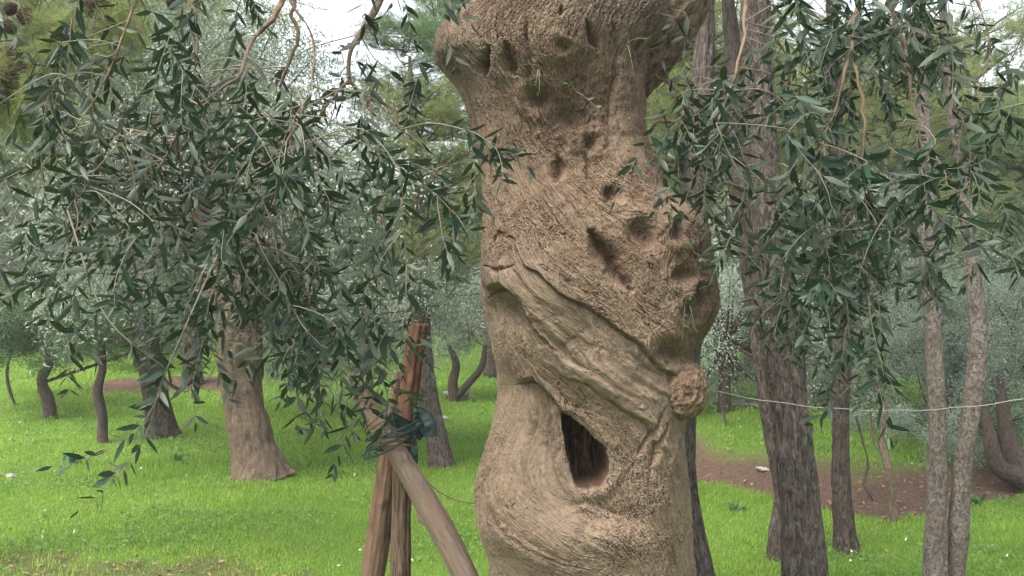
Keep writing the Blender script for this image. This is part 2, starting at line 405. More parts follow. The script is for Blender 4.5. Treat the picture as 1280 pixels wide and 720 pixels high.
# grass blades (one mass)
def grass():
    rng = rs(11); N = 430000
    y = 4.3 * (28.0 / 4.3) ** (rng.rand(N) ** 1.0)
    x = (rng.rand(N) * 2 - 1) * (y * .60 + .8)
    dd = dirt(x, y); patch = fbm(x * 1.3, y * 1.3, 0, 3, 31)
    keep = rng.rand(N) > dd * 1.25 + .10 + .25 * (patch < -.3)
    x, y, dd, patch = x[keep], y[keep], dd[keep], patch[keep]; n = len(x)
    s = y / 6.0
    tall = 1 + .9 * sstep(.1, .6, fbm(x * .9, y * .9, 0, 3, 77)) + .8 * sstep(.25, .5, fbm(x * 4, y * 4, 0, 2, 78))
    h = (.014 + .018 * rng.rand(n)) * tall * (s ** .35); wd = (.0022 + .002 * rng.rand(n)) * s ** 1.0
    a = rng.rand(n) * 6.283; lean = (.15 + .75 * rng.rand(n)) * h
    b = np.stack([x, y, hgt(x, y) - .004], -1); ph = rng.rand(n) * 6.283
    sd = np.stack([np.cos(ph), np.sin(ph), 0 * ph], -1) * wd[:, None]
    ld = np.stack([np.cos(a), np.sin(a), 0 * a], -1) * lean[:, None]
    m = b + ld * .4 + [0, 0, 1] * (h * .6)[:, None]; tp = b + ld + [0, 0, 1] * h[:, None]
    V = np.stack([b - sd, b + sd, m + sd * .7, m - sd * .7, tp], 1).reshape(-1, 3)
    k = (np.arange(n) * 5)[:, None]
    r = np.clip(.5 + .8 * patch + .5 * fbm(x * .35, y * .35, 0, 2, 91) + .45 * (rng.rand(n) - .5), 0, 1)  # broad tone paints sunlit and shaded patches, mixed with yellower and darker grass
    o = mesh('grass', V, [k + [0, 1, 2, 3], k + [3, 2, 4]], M['grass'], True, {'rnd': np.repeat(r, 5)})
    o['kind'] = 'stuff'; o['label'] = 'short bright green grass covering the lawn under the trees'; o['category'] = 'grass'
grass()

def cover():
    rng = rs(21); n = 70000
    y = 4.6 * (20 / 4.6) ** rng.rand(n); x = (rng.rand(n) * 2 - 1) * (y * .6 + .5)
    p1 = fbm(x * 1.7, y * 1.7, 0, 4, 301); k = (rng.rand(n) < sstep(-.05, .45, p1) + .06) & (rng.rand(n) > dirt(x, y) * 1.1); x, y = x[k], y[k]; n = len(x)
    c = np.stack([x, y, hgt(x, y) + .006 + .028 * rng.rand(n)], -1); d = rdir(n, rng); d[:, 2] = abs(d[:, 2]) * .7; s = (y / 6) ** .6
    g = Geo(); L = (.014 + .022 * rng.rand(n)) * s; dleaves(g, c, d, np.tile([0, -.2, 1.], (n, 1)) + .5 * rdir(n, rng), L, L * (.45 + .4 * rng.rand(n)), rng)
    o = g.build('ground_cover', M['clover']); tag(o, 'low broad-leaved weeds mixed into the grass', 'ground cover', None, 'stuff')
cover()
def scatter_small():
    rng = rs(5)
    # tiny white flowers
    g = Geo(); n = 70
    y = 5.2 + 9 * rng.rand(n) ** 1.5; x = (rng.rand(n) * 2 - 1) * y * .55
    k = dirt(x, y) < .03; x, y = x[k], y[k]; n = len(x)
    c = np.stack([x, y, hgt(x, y) + .035 + .03 * rng.rand(n)], -1); d = rdir(n, rng); d[:, 2] = abs(d[:, 2]) * .5
    for a in range(3):
        dleaves(g, c, rdir(n, rng), np.tile([0, -.6, 1.], (n, 1)), .008 + .007 * rng.rand(n), .006 + .003 * rng.rand(n), rng)
    tag(g.build('flowers', M['petal']), 'tiny white flowers scattered through the lawn', 'flowers', None, 'stuff')
    # fallen leaves and needles on the worn ground
    g = Geo(); n = 26000
    y = 4.8 + 13 * rng.rand(n); x = (rng.rand(n) * 2 - 1) * y * .6
    k = rng.rand(n) < dirt(x, y) * .9 + .022; x, y = x[k], y[k]; n = len(x)
    c = np.stack([x, y, hgt(x, y) + .012 + .012 * rng.rand(n)], -1); d = rdir(n, rng); d[:, 2] *= .25
    dleaves(g, c, d, np.tile([0, 0, 1.], (n, 1)) + .4 * rdir(n, rng), .03 + .03 * rng.rand(n), .008 + .012 * rng.rand(n), rng)
    tag(g.build('fallen_leaves', M['litter']), 'brown fallen leaves strewn on the bare soil and worn grass', 'fallen leaves', None, 'stuff')
    # pebbles on the bank
    g = Geo()
    ico = np.array([[0, 0, 1], [.9, 0, .3], [.28, .85, .3], [-.72, .53, .3], [-.72, -.53, .3], [.28, -.85, .3], [.72, .53, -.4], [-.28, .85, -.4], [-.9, 0, -.4], [-.28, -.85, -.4], [.72, -.53, -.4], [0, 0, -1]])
    F = np.array([[0,1,2],[0,2,3],[0,3,4],[0,4,5],[0,5,1],[1,6,2],[2,7,3],[3,8,4],[4,9,5],[5,10,1],[2,6,7],[3,7,8],[4,8,9],[5,9,10],[1,10,6],[6,11,7],[7,11,8],[8,11,9],[9,11,10],[10,11,6]])
    for i in range(110):
        x = 1.0 + 3.6 * rng.rand(); yb = np.interp(x, BX, BY); y = yb + 1.6 * rng.rand()
        r = .005 + .014 * rng.rand() ** 3
        z = float(hgt(np.array(x), np.array(y)))
        g.add(ico * r * (1 + .4 * (rng.rand(12, 1) - .5)) * [1, 1, .6] + [x, y, z + r * .2], [F])
    tag(g.build('pebbles', M['stone']), 'pale pebbles dotted over the brown soil bank', 'pebbles', None, 'stuff')
    return ico, F
ICO, ICOF = scatter_small()

def stone(px, d, r, label):
    x = (px - 640) / 1280 * d; z = float(hgt(np.array(x), np.array(d)))
    n1, n2 = 14, 20; th = np.linspace(0, math.pi, n1)[:, None]; ph = np.linspace(0, 2 * math.pi, n2, endpoint=False)[None]
    X = np.sin(th) * np.cos(ph); Y = np.sin(th) * np.sin(ph); Z = np.cos(th) + 0 * ph
    k = 1 + .75 * fbm(X * 1.6 + px, Y * 1.6, Z * 1.6, 4, 3); k = k / np.maximum(.75, np.maximum(np.abs(X * .9 + Z * .5), np.abs(Z + .3 * Y)) * 1.15)
    V = np.stack([X * k * 1.3, Y * k, Z * k * .6], -1) * r + [x, d, z + r * .25]
    i = np.arange(n1 - 1)[:, None] * n2; j = np.arange(n2)[None]; f = np.stack([i + j, i + n2 + j, i + n2 + (j + 1) % n2, i + (j + 1) % n2], -1).reshape(-1, 4)
    o = mesh('stone', V.reshape(-1, 3), [f], M['stone']); put_at(o, (x, d, z)); tag(o, label, 'stone', 'pale stones lying in the grass')

# ------------------------------------------------------------------ hero olive trunk
D0 = 4.0
def hero():
    LE = [(-140, 640), (-90, 632), (-40, 612), (-10, 600), (10, 586), (30, 563), (45, 549), (60, 546), (75, 548), (90, 560), (105, 573), (125, 583), (150, 590), (180, 593), (210, 602), (250, 603), (300, 602), (340, 600), (370, 598), (400, 605), (430, 611), (460, 618), (490, 621), (520, 617), (550, 609), (580, 600), (610, 597), (640, 602), (670, 610), (700, 613), (730, 609), (780, 596), (830, 580), (872, 555)]
    RE = [(-140, 800), (-90, 812), (-50, 835), (-20, 838), (0, 842), (30, 838), (50, 825), (70, 812), (90, 806), (120, 805), (150, 806), (180, 810), (210, 821), (240, 835), (252, 848), (265, 864), (290, 879), (320, 885), (350, 890), (380, 893), (400, 889), (415, 882), (430, 868), (442, 853), (460, 850), (485, 847), (505, 846), (525, 845), (545, 845), (580, 848), (610, 853), (640, 858), (670, 861), (700, 866), (730, 869), (780, 876), (830, 890), (872, 915)]
    # rows (world height) and columns (angle, 0 faces the camera)
    zt, zb = 3.02, -.03
    zr = np.concatenate([np.linspace(zt, .40, 1330, endpoint=False), np.linspace(.40, zb, 120)])
    nf, nbk = 1250, 170
    th = np.concatenate([np.linspace(-1.80, 1.80, nf, endpoint=False), np.linspace(1.80, 2 * math.pi - 1.80, nbk, endpoint=False)])
    pyr = 360 + (CAMZ - zr) * 1280 / D0
    def edge(E):
        E = np.array(E, float); e = np.interp(pyr, E[:, 0], E[:, 1]); k = np.exp(-.5 * (np.arange(-12, 13) / 4.5) ** 2); k /= k.sum()
        return np.convolve(np.pad(e, 12, 'edge'), k, 'valid')
    l, r = edge(LE), edge(RE)
    cx = ((l + r) / 2 - 640) / 1280 * D0; hw = (r - l) / 2 / 1280 * D0 * .982
    k = np.exp(-.5 * (np.arange(-150, 151) / 55.) ** 2); k /= k.sum()
    ry = np.convolve(np.pad(hw, 150, 'edge'), k, 'valid') * .88
    TH, Z = np.meshgrid(th, zr)
    st, ct = np.sin(TH), np.cos(TH)
    e = .88
    X = cx[:, None] + hw[:, None] * np.sign(st) * np.abs(st) ** e
    Y = D0 - ry[:, None] * np.sign(ct) * np.abs(ct) ** e
    nx, ny = st / hw[:, None], -ct / ry[:, None]; nn = np.sqrt(nx * nx + ny * ny); nx /= nn; ny /= nn
    px = 640 + X / Y * 1280; py = 360 + (CAMZ - Z) / Y * 1280
    fm = sstep(.0, .30, ct)
    # angles: turn the back half into a mirrored, noisier copy
    backm = sstep(.05, -.25, ct)
    D = np.zeros_like(X); rot = np.zeros_like(X); dead = np.zeros_like(X)
    px0, py0 = px, py
    px = px + 6.5 * fbm(X * 15, Y * 15, Z * 15, 4, 201); py = py + 6.5 * fbm(X * 15, Y * 15, Z * 15, 4, 202)
    def blob(x, y, rx, ry_, a, rotd=0.0, to=None, k=1.0, p=1.0):
        c, s = math.cos(math.radians(rotd)), math.sin(math.radians(rotd))
        dx, dy = px - x, py - y; U = (dx * c + dy * s) / rx; V = (-dx * s + dy * c) / ry_
        g = np.exp(-((U * U + V * V) ** p)) * fm
        if to is not None: np.maximum(to, g * k, out=to)
        return a * g
    def ring(x, y, r0, w_, a, sq=1.0):
        q = np.sqrt((px - x) ** 2 + ((py - y) / sq) ** 2); return a * np.exp(-((q - r0) / w_) ** 2) * fm
    def pdist(pts):
        best = np.full(X.shape, 1e9); sgn = np.zeros_like(X); tt = np.zeros_like(X); nseg = len(pts) - 1
        for i in range(nseg):
            ax, ay = pts[i]; bx, by = pts[i + 1]; ex, ey = bx - ax, by - ay; L2 = ex * ex + ey * ey
            t = np.clip(((px - ax) * ex + (py - ay) * ey) / L2, 0, 1)
            dx, dy = px - (ax + t * ex), py - (ay + t * ey); q = np.sqrt(dx * dx + dy * dy); m_ = q < best
            best = np.where(m_, q, best); sgn = np.where(m_, np.sign(ex * dy - ey * dx), sgn); tt = np.where(m_, (i + t) / nseg, tt)
        return best, sgn, tt
    def line(pts, w_, a, to=None, k=1.0, taper=True):
        q, _, t = pdist(pts); wv = w_ * (np.sqrt(np.clip(4 * t * (1 - t), .12, 1)) if taper else 1)
        g = np.exp(-(q / wv) ** 2) * fm
        if to is not None: np.maximum(to, g * k, out=to)
        return a * g * (np.clip(4 * t * (1 - t), .25, 1) ** .5 if taper else 1)
    def step(pts, w_, a, reach=60, side=1):
        """a lip: raised by a on one side of the line, falling away over reach"""
        q, s, t = pdist(pts); sd = q * s * side
        g = sstep(-w_, w_, sd) * np.exp(-np.maximum(sd, 0) / reach) * np.clip(5 * t * (1 - t), 0, 1) ** .6
        return a * g * fm * (sd > -w_ * 1.01)
    # broad swells
    D += blob(640, 70, 60, 50, .035) + blob(700, 40, 60, 60, .02) + blob(790, 60, 30, 90, .02)
    D += blob(570, 60, 30, 30, .03)
    D += blob(850, 325, 50, 85, .026) + blob(830, 285, 45, 28, .02)
    D += blob(735, 410, 55, 170, .05, -38) + blob(830, 430, 30, 50, .02)
    D += blob(700, 290, 50, 90, .025, -25)
    D += blob(712, 672, 85, 42, .075, 6) + blob(640, 610, 40, 70, .04) + blob(820, 620, 40, 90, .035)
    D += blob(792, 545, 40, 70, .04, -25) + blob(760, 480, 60, 40, .03, 25)
    D -= blob(672, 555, 34, 62, .075, 4) + blob(640, 480, 30, 26, .02)
    D -= blob(715, 130, 62, 60, .055) + blob(735, 195, 40, 26, .02)
    D -= blob(632, 386, 30, 24, .075, 15) + blob(625, 240, 24, 50, .02)
    D -= blob(840, 545, 14, 34, .02, -10)
    D += blob(832, 488, 24, 46, .022)
    D -= blob(745, 640, 60, 14, .035, 8)
    D -= blob(768, 130, 10, 60, .02)
    # deadwood strip
    strip = [(640, 322), (662, 372), (705, 420), (760, 460), (812, 492), (836, 520)]
    q, s, t = pdist(strip); dw = sstep(38 + 18 * t, 24 + 8 * t, q) * fm * sstep(0, .05, t)
    dead = np.maximum(dead, dw * .95)
    q, s, t = pdist([(672, 498), (664, 560), (700, 620)]); dead = np.maximum(dead, .8 * sstep(34, 20, q) * fm)
    dead = np.maximum(dead, .6 * blob(715, 655, 52, 26, 1.0))
    D += step([(640, 298), (672, 335), (712, 372), (752, 398), (794, 430), (822, 470), (838, 512)], 3.0, .026, 34, -1)
    D += step([(622, 326), (632, 352), (656, 378), (668, 408), (690, 440)], 4.0, .030, 26, -1)
    D += step([(604, 366), (630, 356), (655, 380), (664, 406)], 3.5, .028, 22, -1)
    D += step([(672, 432), (700, 442), (735, 462), (768, 490)], 2.5, .014, 24, 1)
    D += step([(700, 462), (740, 482), (790, 520), (815, 560), (822, 590)], 3.0, .018, 26, -1)
    D += step([(640, 478), (668, 474), (700, 505), (712, 520)], 4, .03, 26, -1)
    D += step([(770, 505), (800, 530), (808, 560), (800, 585)], 2.5, .014, 20, -1)
    D += step([(690, 640), (730, 630), (768, 640), (790, 655)], 4, .022, 30, 1)
    D += step([(604, 585), (640, 650), (690, 690), (740, 706)], 3.5, .016, 26, 1)
    D += step([(625, 640), (650, 668), (690, 700), (710, 724)], 3, .012, 20, 1)
    for pts, w_, a in [([(690, 432), (735, 470), (790, 505)], 6, .012), ([(668, 395), (700, 428), (760, 470), (800, 498)], 7, .010), ([(655, 372), (690, 425), (740, 468)], 5, -.012), ([(720, 420), (770, 458), (815, 500)], 5, -.010), ([(650, 340), (672, 375), (700, 400)], 6, -.012), ([(745, 440), (790, 470), (825, 505)], 6, .012), ([(660, 500), (652, 560), (672, 610)], 6, .014), ([(684, 500), (680, 560), (698, 612)], 5, -.012), ([(676, 505), (668, 565), (690, 615)], 5, .010), ([(780, 440), (815, 470), (832, 500)], 5, -.010)]:
        D += line(pts, w_, a)
    # slots, cracks, dark knots: (points, width, depth)
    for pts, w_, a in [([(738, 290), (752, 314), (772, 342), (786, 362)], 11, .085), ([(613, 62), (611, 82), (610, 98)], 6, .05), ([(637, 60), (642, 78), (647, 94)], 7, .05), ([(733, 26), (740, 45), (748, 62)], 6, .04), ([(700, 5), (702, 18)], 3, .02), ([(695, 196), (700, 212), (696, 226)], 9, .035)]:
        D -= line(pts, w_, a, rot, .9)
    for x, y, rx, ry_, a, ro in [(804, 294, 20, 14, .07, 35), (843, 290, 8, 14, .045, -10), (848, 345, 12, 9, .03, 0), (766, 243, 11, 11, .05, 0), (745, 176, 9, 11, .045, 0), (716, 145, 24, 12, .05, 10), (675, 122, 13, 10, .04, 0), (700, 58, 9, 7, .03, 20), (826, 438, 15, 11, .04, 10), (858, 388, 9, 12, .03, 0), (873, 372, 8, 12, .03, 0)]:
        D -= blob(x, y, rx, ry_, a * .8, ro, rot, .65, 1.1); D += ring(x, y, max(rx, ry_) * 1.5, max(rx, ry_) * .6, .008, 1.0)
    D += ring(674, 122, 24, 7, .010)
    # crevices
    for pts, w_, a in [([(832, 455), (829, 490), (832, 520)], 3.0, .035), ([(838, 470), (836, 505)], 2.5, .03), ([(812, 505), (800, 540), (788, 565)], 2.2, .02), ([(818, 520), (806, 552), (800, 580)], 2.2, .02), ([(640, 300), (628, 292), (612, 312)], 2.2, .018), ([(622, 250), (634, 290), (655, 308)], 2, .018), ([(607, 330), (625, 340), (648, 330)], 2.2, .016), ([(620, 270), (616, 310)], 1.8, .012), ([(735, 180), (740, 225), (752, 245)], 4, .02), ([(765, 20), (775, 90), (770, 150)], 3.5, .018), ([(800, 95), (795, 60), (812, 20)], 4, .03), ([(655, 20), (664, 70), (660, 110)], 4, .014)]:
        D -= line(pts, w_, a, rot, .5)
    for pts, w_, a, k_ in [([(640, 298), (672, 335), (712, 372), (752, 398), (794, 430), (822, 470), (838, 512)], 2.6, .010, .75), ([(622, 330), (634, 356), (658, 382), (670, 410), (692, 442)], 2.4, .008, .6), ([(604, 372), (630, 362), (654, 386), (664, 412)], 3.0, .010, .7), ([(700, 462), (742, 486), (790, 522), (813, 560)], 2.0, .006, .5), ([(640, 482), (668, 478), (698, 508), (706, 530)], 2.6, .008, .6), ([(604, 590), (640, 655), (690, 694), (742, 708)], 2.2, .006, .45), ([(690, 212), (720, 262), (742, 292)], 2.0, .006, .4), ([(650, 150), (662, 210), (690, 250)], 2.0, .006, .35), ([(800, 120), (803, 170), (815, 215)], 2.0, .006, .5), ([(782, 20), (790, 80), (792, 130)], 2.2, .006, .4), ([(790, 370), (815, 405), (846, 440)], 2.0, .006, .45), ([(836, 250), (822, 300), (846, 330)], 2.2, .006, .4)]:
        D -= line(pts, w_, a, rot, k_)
    # upper middle rough, rotten area
    rough = np.exp(-(((px - 722) / 60) ** 2 + ((py - 130) / 75) ** 2)) * fm
    rough = np.maximum(rough, .8 * np.exp(-(((px - 812) / 18) ** 2 + ((py - 90) / 60) ** 2)) * fm)
    rough = np.maximum(rough, .7 * np.exp(-(((px - 560) / 22) ** 2 + ((py - 80) / 22) ** 2)))
    rough = np.maximum(rough, .75 * np.exp(-(((px - 862) / 36) ** 2 + ((py - 300) / 30) ** 2)) * fm)
    rough = np.maximum(rough, .55 * np.exp(-(((px - 878) / 24) ** 2 + ((py - 380) / 40) ** 2)) * fm)
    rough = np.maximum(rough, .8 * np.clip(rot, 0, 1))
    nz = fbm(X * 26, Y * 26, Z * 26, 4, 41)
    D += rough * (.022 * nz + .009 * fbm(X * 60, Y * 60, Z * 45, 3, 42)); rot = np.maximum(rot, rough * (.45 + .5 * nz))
    # medium and low irregularity everywhere
    D += .022 * fbm(X * 3.2, Y * 3.2, Z * 2.2, 3, 21) * (.4 + .6 * sstep(0, .5, ct) + .6 * backm) + .0035 * fbm(X * 12, Y * 12, Z * 9, 3, 22)
    # buttress flutes on the far side and below
    D += .03 * backm * np.sin(TH * 5 + Z * 1.4) 
    px, py = px0, py0
    # hollow
    poly = np.array([(703, 518), (711, 519), (722, 527), (738, 542), (752, 557), (759, 572), (761, 588), (756, 600), (748, 608), (737, 613), (727, 612), (719, 602), (713, 588), (708, 566), (703, 542)], float)
    best = np.full(X.shape, 1e9); inside = np.zeros(X.shape, bool)
    for i in range(len(poly)):
        ax, ay = poly[i]; bx, by = poly[(i + 1) % len(poly)]; ex, ey = bx - ax, by - ay
        t = np.clip(((px - ax) * ex + (py - ay) * ey) / (ex * ex + ey * ey), 0, 1)
        best = np.minimum(best, np.hypot(px - ax - t * ex, py - ay - t * ey))
        c = ((ay > py) != (by > py)) & (px < (bx - ax) * (py - ay) / (by - ay + 1e-9) + ax); inside ^= c
    sd = np.where(inside, best, -best) + 1.2 + 4.0 * fbm(X * 38, Y * 38, Z * 30, 4, 55)
    front = ct > .2
    lip = np.exp(-((np.minimum(sd, 0) + 7) / 8.) ** 2) * front
    hole = sstep(-.5, 5.0, sd) * front
    # ------ flow field (orientation of the grain) in picture-like trunk coordinates
    S = [(600, 20, 600, 110), (560, 50, 590, 120), (650, 10, 645, 150), (700, 0, 702, 60), (760, 0, 785, 120), (835, 10, 800, 100), (590, 130, 618, 230), (620, 150, 650, 300), (802, 120, 812, 200), (660, 200, 715, 300), (700, 230, 760, 330), (650, 300, 740, 400), (740, 400, 830, 500), (780, 330, 850, 440), (800, 235, 872, 262), (872, 270, 888, 380), (606, 290, 615, 350), (606, 410, 620, 480), (650, 420, 760, 500), (680, 450, 780, 540), (760, 500, 822, 575), (640, 480, 628, 560), (620, 540, 602, 610), (662, 500, 668, 580), (670, 580, 712, 635), (602, 630, 640, 680), (640, 620, 690, 680), (735, 525, 768, 575), (768, 580, 745, 625), (790, 560, 812, 650), (832, 560, 852, 640), (690, 640, 760, 635), (760, 640, 800, 720), (840, 640, 862, 720), (650, 690, 730, 715), (835, 460, 838, 540), (600, 360, 655, 380), (600, 800, 590, 870), (700, 760, 690, 870), (800, 760, 820, 870), (880, 780, 900, 870), (730, 60, 700, 130), (760, 90, 770, 180), (650, 110, 690, 180), (740, 670, 700, 650)]
    c2 = np.zeros_like(X, dtype=np.float32); s2 = np.zeros_like(c2); W_ = np.full(X.shape, 1e-4, np.float32); c2 += -1e-4
    pxf, pyf = px.astype(np.float32), py.astype(np.float32)
    for x0, y0, x1, y1 in S:
        a = math.atan2(y1 - y0, x1 - x0); ex, ey = x1 - x0, y1 - y0; t = np.clip(((pxf - x0) * ex + (pyf - y0) * ey) / (ex * ex + ey * ey), 0, 1)
        g = np.exp(-((pxf - x0 - t * ex) ** 2 + (pyf - y0 - t * ey) ** 2) / (2 * 26. ** 2)) + 1e-5
        c2 += g * math.cos(2 * a); s2 += g * math.sin(2 * a)
    for kx, ky, kr in [(675, 122, 26), (804, 294, 26), (826, 438, 20), (766, 243, 18), (848, 345, 22), (716, 145, 34), (857, 388, 20)]:
        dx, dy = pxf - kx, pyf - ky; q = dx * dx + dy * dy; g = 1.6 * np.exp(-q / (kr * kr)); a = np.arctan2(dy, dx) + math.pi / 2
        c2 += g * np.cos(2 * a); s2 += g * np.sin(2 * a)
    ang = .5 * np.arctan2(s2, c2) + .42 * fbm(X * 13, Y * 13, Z * 13, 3, 61).astype(np.float32) + .9 * rough.astype(np.float32) * fbm(X * 16, Y * 16, Z * 16, 2, 62).astype(np.float32)
    fx, fz = np.cos(ang), -np.sin(ang)            # tangent (arc, up)
    # LIC on the grid
    arc = np.sqrt(np.gradient(X, axis=1) ** 2 + np.gradient(Y, axis=1) ** 2); arc = np.maximum(arc, 5e-4)
    dz = np.abs(np.gradient(zr))[:, None].astype(np.float32); R_, C_ = X.shape
    def blur(a, kr, kc):
        for ax, kk in ((0, kr), (1, kc)):
            if kk < 1: continue
            for _ in range(2):
                cs = np.cumsum(np.concatenate([np.take(a, range(-kk, 0), axis=ax), a, np.take(a, range(0, kk + 1), axis=ax)], axis=ax), axis=ax)
                n_ = a.shape[ax]; hi = np.take(cs, range(2 * kk, 2 * kk + n_), axis=ax); lo = np.take(cs, range(0, n_), axis=ax); a = (hi - lo) / (2 * kk)
        return a
    fxv = (fx / arc).astype(np.float32); fzv = (-fz / dz).astype(np.float32)
    def lic(noise, ds, steps, perp=False):
        fx, fz, fxv, fzv = F_[perp]
        acc = noise.copy(); wt = 1.0
        for sg in (1, -1):
            ci = np.repeat(np.arange(C_, dtype=np.float32)[None], R_, 0); ri = np.repeat(np.arange(R_, dtype=np.float32)[:, None], C_, 1)
            pu = np.full(X.shape, float(sg), np.float32) * fx.astype(np.float32); pv = np.full(X.shape, float(sg), np.float32) * fz.astype(np.float32)
            for k in range(steps):
                a = np.clip(ri + .5, 0, R_ - 1).astype(np.int32); b = (ci + .5).astype(np.int32) % C_; idx = a * C_ + b
                u_, v__ = fx.ravel()[idx], fz.ravel()[idx]; sgn = np.where(u_ * pu + v__ * pv < 0, -1, 1).astype(np.float32)
                pu, pv = u_ * sgn, v__ * sgn
                ci = ci + fxv.ravel()[idx] * sgn * ds; ri = ri + fzv.ravel()[idx] * sgn * ds
                a = np.clip(ri + .5, 0, R_ - 1).astype(np.int32); b = (ci + .5).astype(np.int32) % C_
                acc += noise.ravel()[a * C_ + b]; wt += 1
        acc /= wt; return (acc - acc.mean()) / acc.std()
    fx = fx.astype(np.float32); fz = fz.astype(np.float32); arc = arc.astype(np.float32)
    F_ = {False: (fx, fz, fxv, fzv), True: (-fz, fx, (-fz / arc).astype(np.float32), (-fx / dz).astype(np.float32))}
    rng = rs(3)
    n_f = blur(rng.rand(R_, C_).astype(np.float32), 1, 1); n_m = blur(rng.rand(R_, C_).astype(np.float32), 3, 3); n_c = blur(rng.rand(R_, C_).astype(np.float32), 6, 8); n_f = rng.rand(R_, C_).astype(np.float32)
    Lf = lic(n_f, .003, 2); Lm = lic(n_m, .0045, 9); Lc = lic(n_c, .012, 9)
    # break the long grooves into scales
    br = fbm(X * 34, Y * 34, Z * 34, 2, 71); br2 = fbm(X * 70, Y * 70, Z * 70, 2, 72)
    g = Lm + .8 * br + .5 * br2
    q_ = g * .80 + .22 * Lc; fq = q_ - np.floor(q_)
    amt = sstep(-.45, .35, fbm(X * 7, Y * 7, Z * 7, 3, 73))
    terr = np.floor(q_) + sstep(0, .22, fq)
    LB_ = lic(blur(rng.rand(R_, C_).astype(np.float32), 4, 4), .004, 4, True) + .6 * br2 + .3 * Lc
    qb = LB_ * .85; fb = qb - np.floor(qb)
    edgeB = np.exp(-((fb - .06) / .16) ** 2) * sstep(-.1, .5, fbm(X * 19, Y * 19, Z * 19, 2, 76) + .5 * (amt - .5))
    saw = fb - .5
    edge_ = np.exp(-((fq - .07) / .135) ** 2) * (.45 + .55 * amt) * sstep(-.75, -.15, fbm(X * 23, Y * 23, Z * 23, 2, 77))
    edge_ = np.maximum(edge_, edgeB * (.35 + .25 * amt))
    deep = sstep(-2.2, -3.2, g + .3 * Lf)
    Lg = lic(blur(rng.rand(R_, C_).astype(np.float32), 7, 7), .009, 10)
    ql = Lg * .62 + .10 * br2 + .12 * br; fl_ = ql - np.floor(ql)
    long_ = np.exp(-((fl_ - .05) / .040) ** 2) * sstep(-.10, .45, fbm(X * 8, Y * 8, Z * 6, 3, 79)) * (1 - .5 * dead)
    lipg = sstep(.03, .10, fl_) * np.exp(-np.maximum(fl_ - .06, 0) / .16) * sstep(-.10, .45, fbm(X * 8, Y * 8, Z * 6, 3, 79))
    g3 = lic(blur(rng.rand(R_, C_).astype(np.float32), 1, 1), .003, 5) + .8 * fbm(X * 85, Y * 85, Z * 85, 2, 74)
    q3 = g3 * 1.1; f3 = q3 - np.floor(q3); e3 = np.exp(-((f3 - .06) / .12) ** 2) * sstep(-.3, .4, fbm(X * 11, Y * 11, Z * 11, 3, 75))
    crack = np.clip(.95 * edge_ + .5 * deep + .34 * e3, 0, 1)
    live = (1 - .9 * dead) * (1 - .5 * rough)
    gl = blur((br * .5 + Lc * .5).astype(np.float32), 3, 3)
    relief = .0014 * gl + live * (.0032 * saw * amt + .0026 * terr * (.3 + .7 * amt) - .0042 * crack) + live * .0008 * (np.floor(q3) + sstep(0, .25, f3)) + .0012 * Lf * (1 + rough) + (.0034 * lipg - .0075 * long_) * (1 - .6 * rough) + dead * (.0009 * Lm + .0012 * Lc)
    D += relief * (1 - hole)
    D += lip * .016
    D -= hole * (.24 + .06 * fbm(X * 10, 0 * X, Z * 3, 3, 91) + .05 * fbm(X * 55, 0 * X, Z * 5, 3, 92))
    D[:, :] *= 1
    Xo, Yo, Zo = X + nx * D, Y + ny * D, Z.copy()
    # inside the hollow move straight back instead of along the curved normal
    Xo = np.where(hole > 0, X + nx * np.where(hole > 0, D * .25, D), Xo)
    flake = np.clip(1 - .95 * long_ - .95 * crack * live - .20 * np.clip(-Lf - .2, 0, 2.5) * live - .12 * np.clip(-saw, 0, 1) * live, 0, 1)
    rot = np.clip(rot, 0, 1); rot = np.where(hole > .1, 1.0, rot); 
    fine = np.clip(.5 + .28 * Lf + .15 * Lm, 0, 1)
    V = np.stack([Xo, Yo, Zo], -1).reshape(-1, 3)
    i = np.arange(R_ - 1)[:, None] * C_; j = np.arange(C_)[None]; j2 = (j + 1) % C_
    F = np.stack([i + j, i + C_ + j, i + C_ + j2, i + j2], -1).reshape(-1, 4)
    nb = len(V); V = np.vstack([V, [[cx[0], D0, zt + .05]]])
    cap = np.stack([np.full(C_, nb), np.arange(C_), (np.arange(C_) + 1) % C_], -1)
    ex = lambda a: np.append(a.ravel(), a.ravel()[0])
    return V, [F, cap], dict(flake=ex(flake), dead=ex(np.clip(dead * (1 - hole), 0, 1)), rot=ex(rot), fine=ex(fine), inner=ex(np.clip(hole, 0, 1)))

HV, HF, HA = hero()
base_h = (.4, D0, 0.0)
olive = empty('olive_tree', base_h, 'massive gnarled olive tree with twisted bark and a dark hollow in its trunk', 'olive tree')
def under(o, parent, loc=None):
    """parent o to an empty at its base, with geometry given in world space"""
    put_at(o, parent.location); o.parent = parent; o.location = (0, 0, 0); return o
def under_part(o, part):
    """sub-part of a part that already sits at its thing's base"""
    put_at(o, part.parent.location); o.parent = part; o.location = (0, 0, 0); return o
tr = under(mesh('trunk', HV, HF, M['olive_bark'], True, HA), olive)

